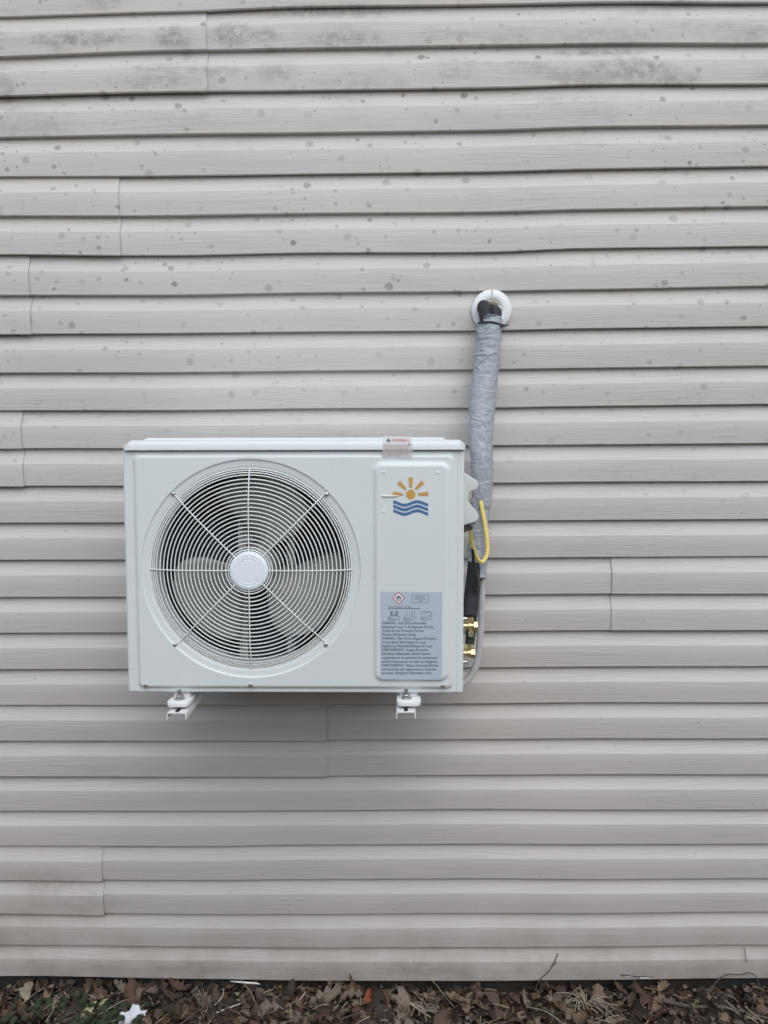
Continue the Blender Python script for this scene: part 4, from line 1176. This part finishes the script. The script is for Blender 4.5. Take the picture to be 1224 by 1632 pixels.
for x, where in STRAW:
    o = stalk(rand_stalk(x - 0.03, rs.uniform(-0.13, -0.05), rs.uniform(0.05, 0.10), rs.uniform(0, PI), rs.uniform(0.0, 0.35), rs), 0.0013, M['straw'], 'straw_stalk')
    tag(o, 'thin dry straw stalk ' + where, 'straw', 'straw stalks in the litter')
TWIG = [(-0.985, 'beside the upright pale leaf'), (-0.68, 'right behind the blue paper'), (-0.555, 'left of the pale bent straw'), (-0.415, 'under the loose white strip'), (-0.12, 'left of the red-orange leaf'),
        (0.115, 'right of the thick tan straw'), (0.27, 'midway from drain hose to climbing vine'), (0.79, 'right of the chipped lip'), (0.905, 'under the arching vine')]
for x, where in TWIG:
    o = stalk(rand_stalk(x - 0.04, rs.uniform(-0.13, -0.05), rs.uniform(0.06, 0.13), rs.uniform(0, PI), rs.uniform(0.0, 0.2), rs), 0.0022, M['twig'], 'twig')
    tag(o, 'short dark twig in the leaves ' + where, 'twig', 'twigs in the litter')
o = stalk([(-0.505, -0.085, 0.070), (-0.47, -0.075, 0.078), (-0.43, -0.068, 0.088)], 0.0022, M['straw_pale'], 'straw_stalk')
tag(o, 'straight whitish straw right of the blue paper', 'straw')
o = stalk([(-0.520, -0.062, 0.070), (-0.497, -0.052, 0.090), (-0.492, -0.045, 0.112)], 0.0016, M['straw_pale'], 'straw_stalk')
tag(o, 'pale bent straw standing up between paper and left bracket', 'straw')
o = stalk([(-0.300, -0.050, 0.072), (-0.280, -0.045, 0.078), (-0.262, -0.035, 0.096)], 0.0018, M['straw_pale'], 'straw_stalk')
tag(o, 'curved bright straw leaning up just under the siding', 'straw')
o = stalk([(0.030, -0.060, 0.080), (0.060, -0.085, 0.076), (0.085, -0.105, 0.074)], 0.0034, M['straw'], 'straw_stalk')
tag(o, 'thick tan straw pointing at the viewer near the middle', 'straw')
def tuft(x, y, n, L, label, seed):
    t_ = MB(); q = random.Random(seed)
    for i in range(n):
        a = q.uniform(0, 2 * PI); l = L * q.uniform(0.5, 1.1)
        z = ground_h(x, y) + 0.018
        up = q.uniform(0.1, 0.9)
        P = [Vector((x, y, z + 0.012)), Vector((x + math.cos(a) * l * 0.45, y + math.sin(a) * l * 0.3, z + 0.016 + up * l * 0.45)), Vector((x + math.cos(a + 0.3) * l * 0.95, y + math.sin(a) * l * 0.5, z + 0.010 + up * l * 0.35 * q.uniform(-0.6, 1.6)))]
        t_.tube(spline(P, 5), 0.0011, 5)
    tag(t_.build('dry_grass_tuft', M['straw'], None), label, 'dry grass')
tuft(0.515, -0.060, 26, 0.085, 'tuft of bleached dry grass spreading at the right of centre', 3)
tuft(0.070, -0.085, 12, 0.060, 'small broken tuft of dry grass below the right bracket', 8)
o = stalk([(0.730, -0.055, 0.086), (0.80, -0.070, 0.080), (0.88, -0.075, 0.082), (0.95, -0.090, 0.076), (1.02, -0.110, 0.070)], 0.0060, M['twig'], 'fallen_branch', 8)
tag(o, 'grey fallen branch lying in the litter at the far right', 'branch')
o = stalk([(0.560, -0.095, 0.072), (0.600, -0.075, 0.082), (0.628, -0.055, 0.090)], 0.0042, M['twig'], 'fallen_branch', 8)
tag(o, 'short forked stick rising toward the cracked siding lip', 'branch')
v1 = MB()
v1.tube(spline([(0.385, -0.010, 0.080), (0.398, -0.007, 0.108), (0.416, -0.005, 0.125), (0.430, -0.004, 0.140), (0.436, -0.0035, 0.152), (0.446, 0.001, 0.168), (0.452, 0.004, 0.182)], 6), 0.0012, 6)
v1.tube(spline([(0.436, -0.0035, 0.150), (0.444, -0.003, 0.156), (0.447, -0.001, 0.162)], 4), 0.0009, 5)
tag(v1.build('dry_vine', M['twig'], None), 'thin dry vine climbing the lowest courses right of the drain hose', 'vine')
v2 = MB()
v2.tube(spline([(0.855, -0.040, 0.080), (0.885, -0.020, 0.104), (0.910, -0.006, 0.116), (0.935, -0.004, 0.126), (0.965, -0.004, 0.124), (0.990, -0.004, 0.130), (1.008, -0.004, 0.122), (1.015, -0.006, 0.106), (1.022, -0.02, 0.082)], 6), 0.0013, 6)
tag(v2.build('dry_vine', M['twig'], None), 'thin dry vine arching over the lowest lip at the far right', 'vine')
v3 = MB().tube(spline([(0.984, -0.003, 0.162), (0.981, -0.0035, 0.172), (0.979, 0.0, 0.188), (0.977, 0.004, 0.200)], 5), 0.0011, 6)
tag(v3.build('dry_vine', M['twig'], None), 'short dark tendril clinging to the siding at the right edge', 'vine')
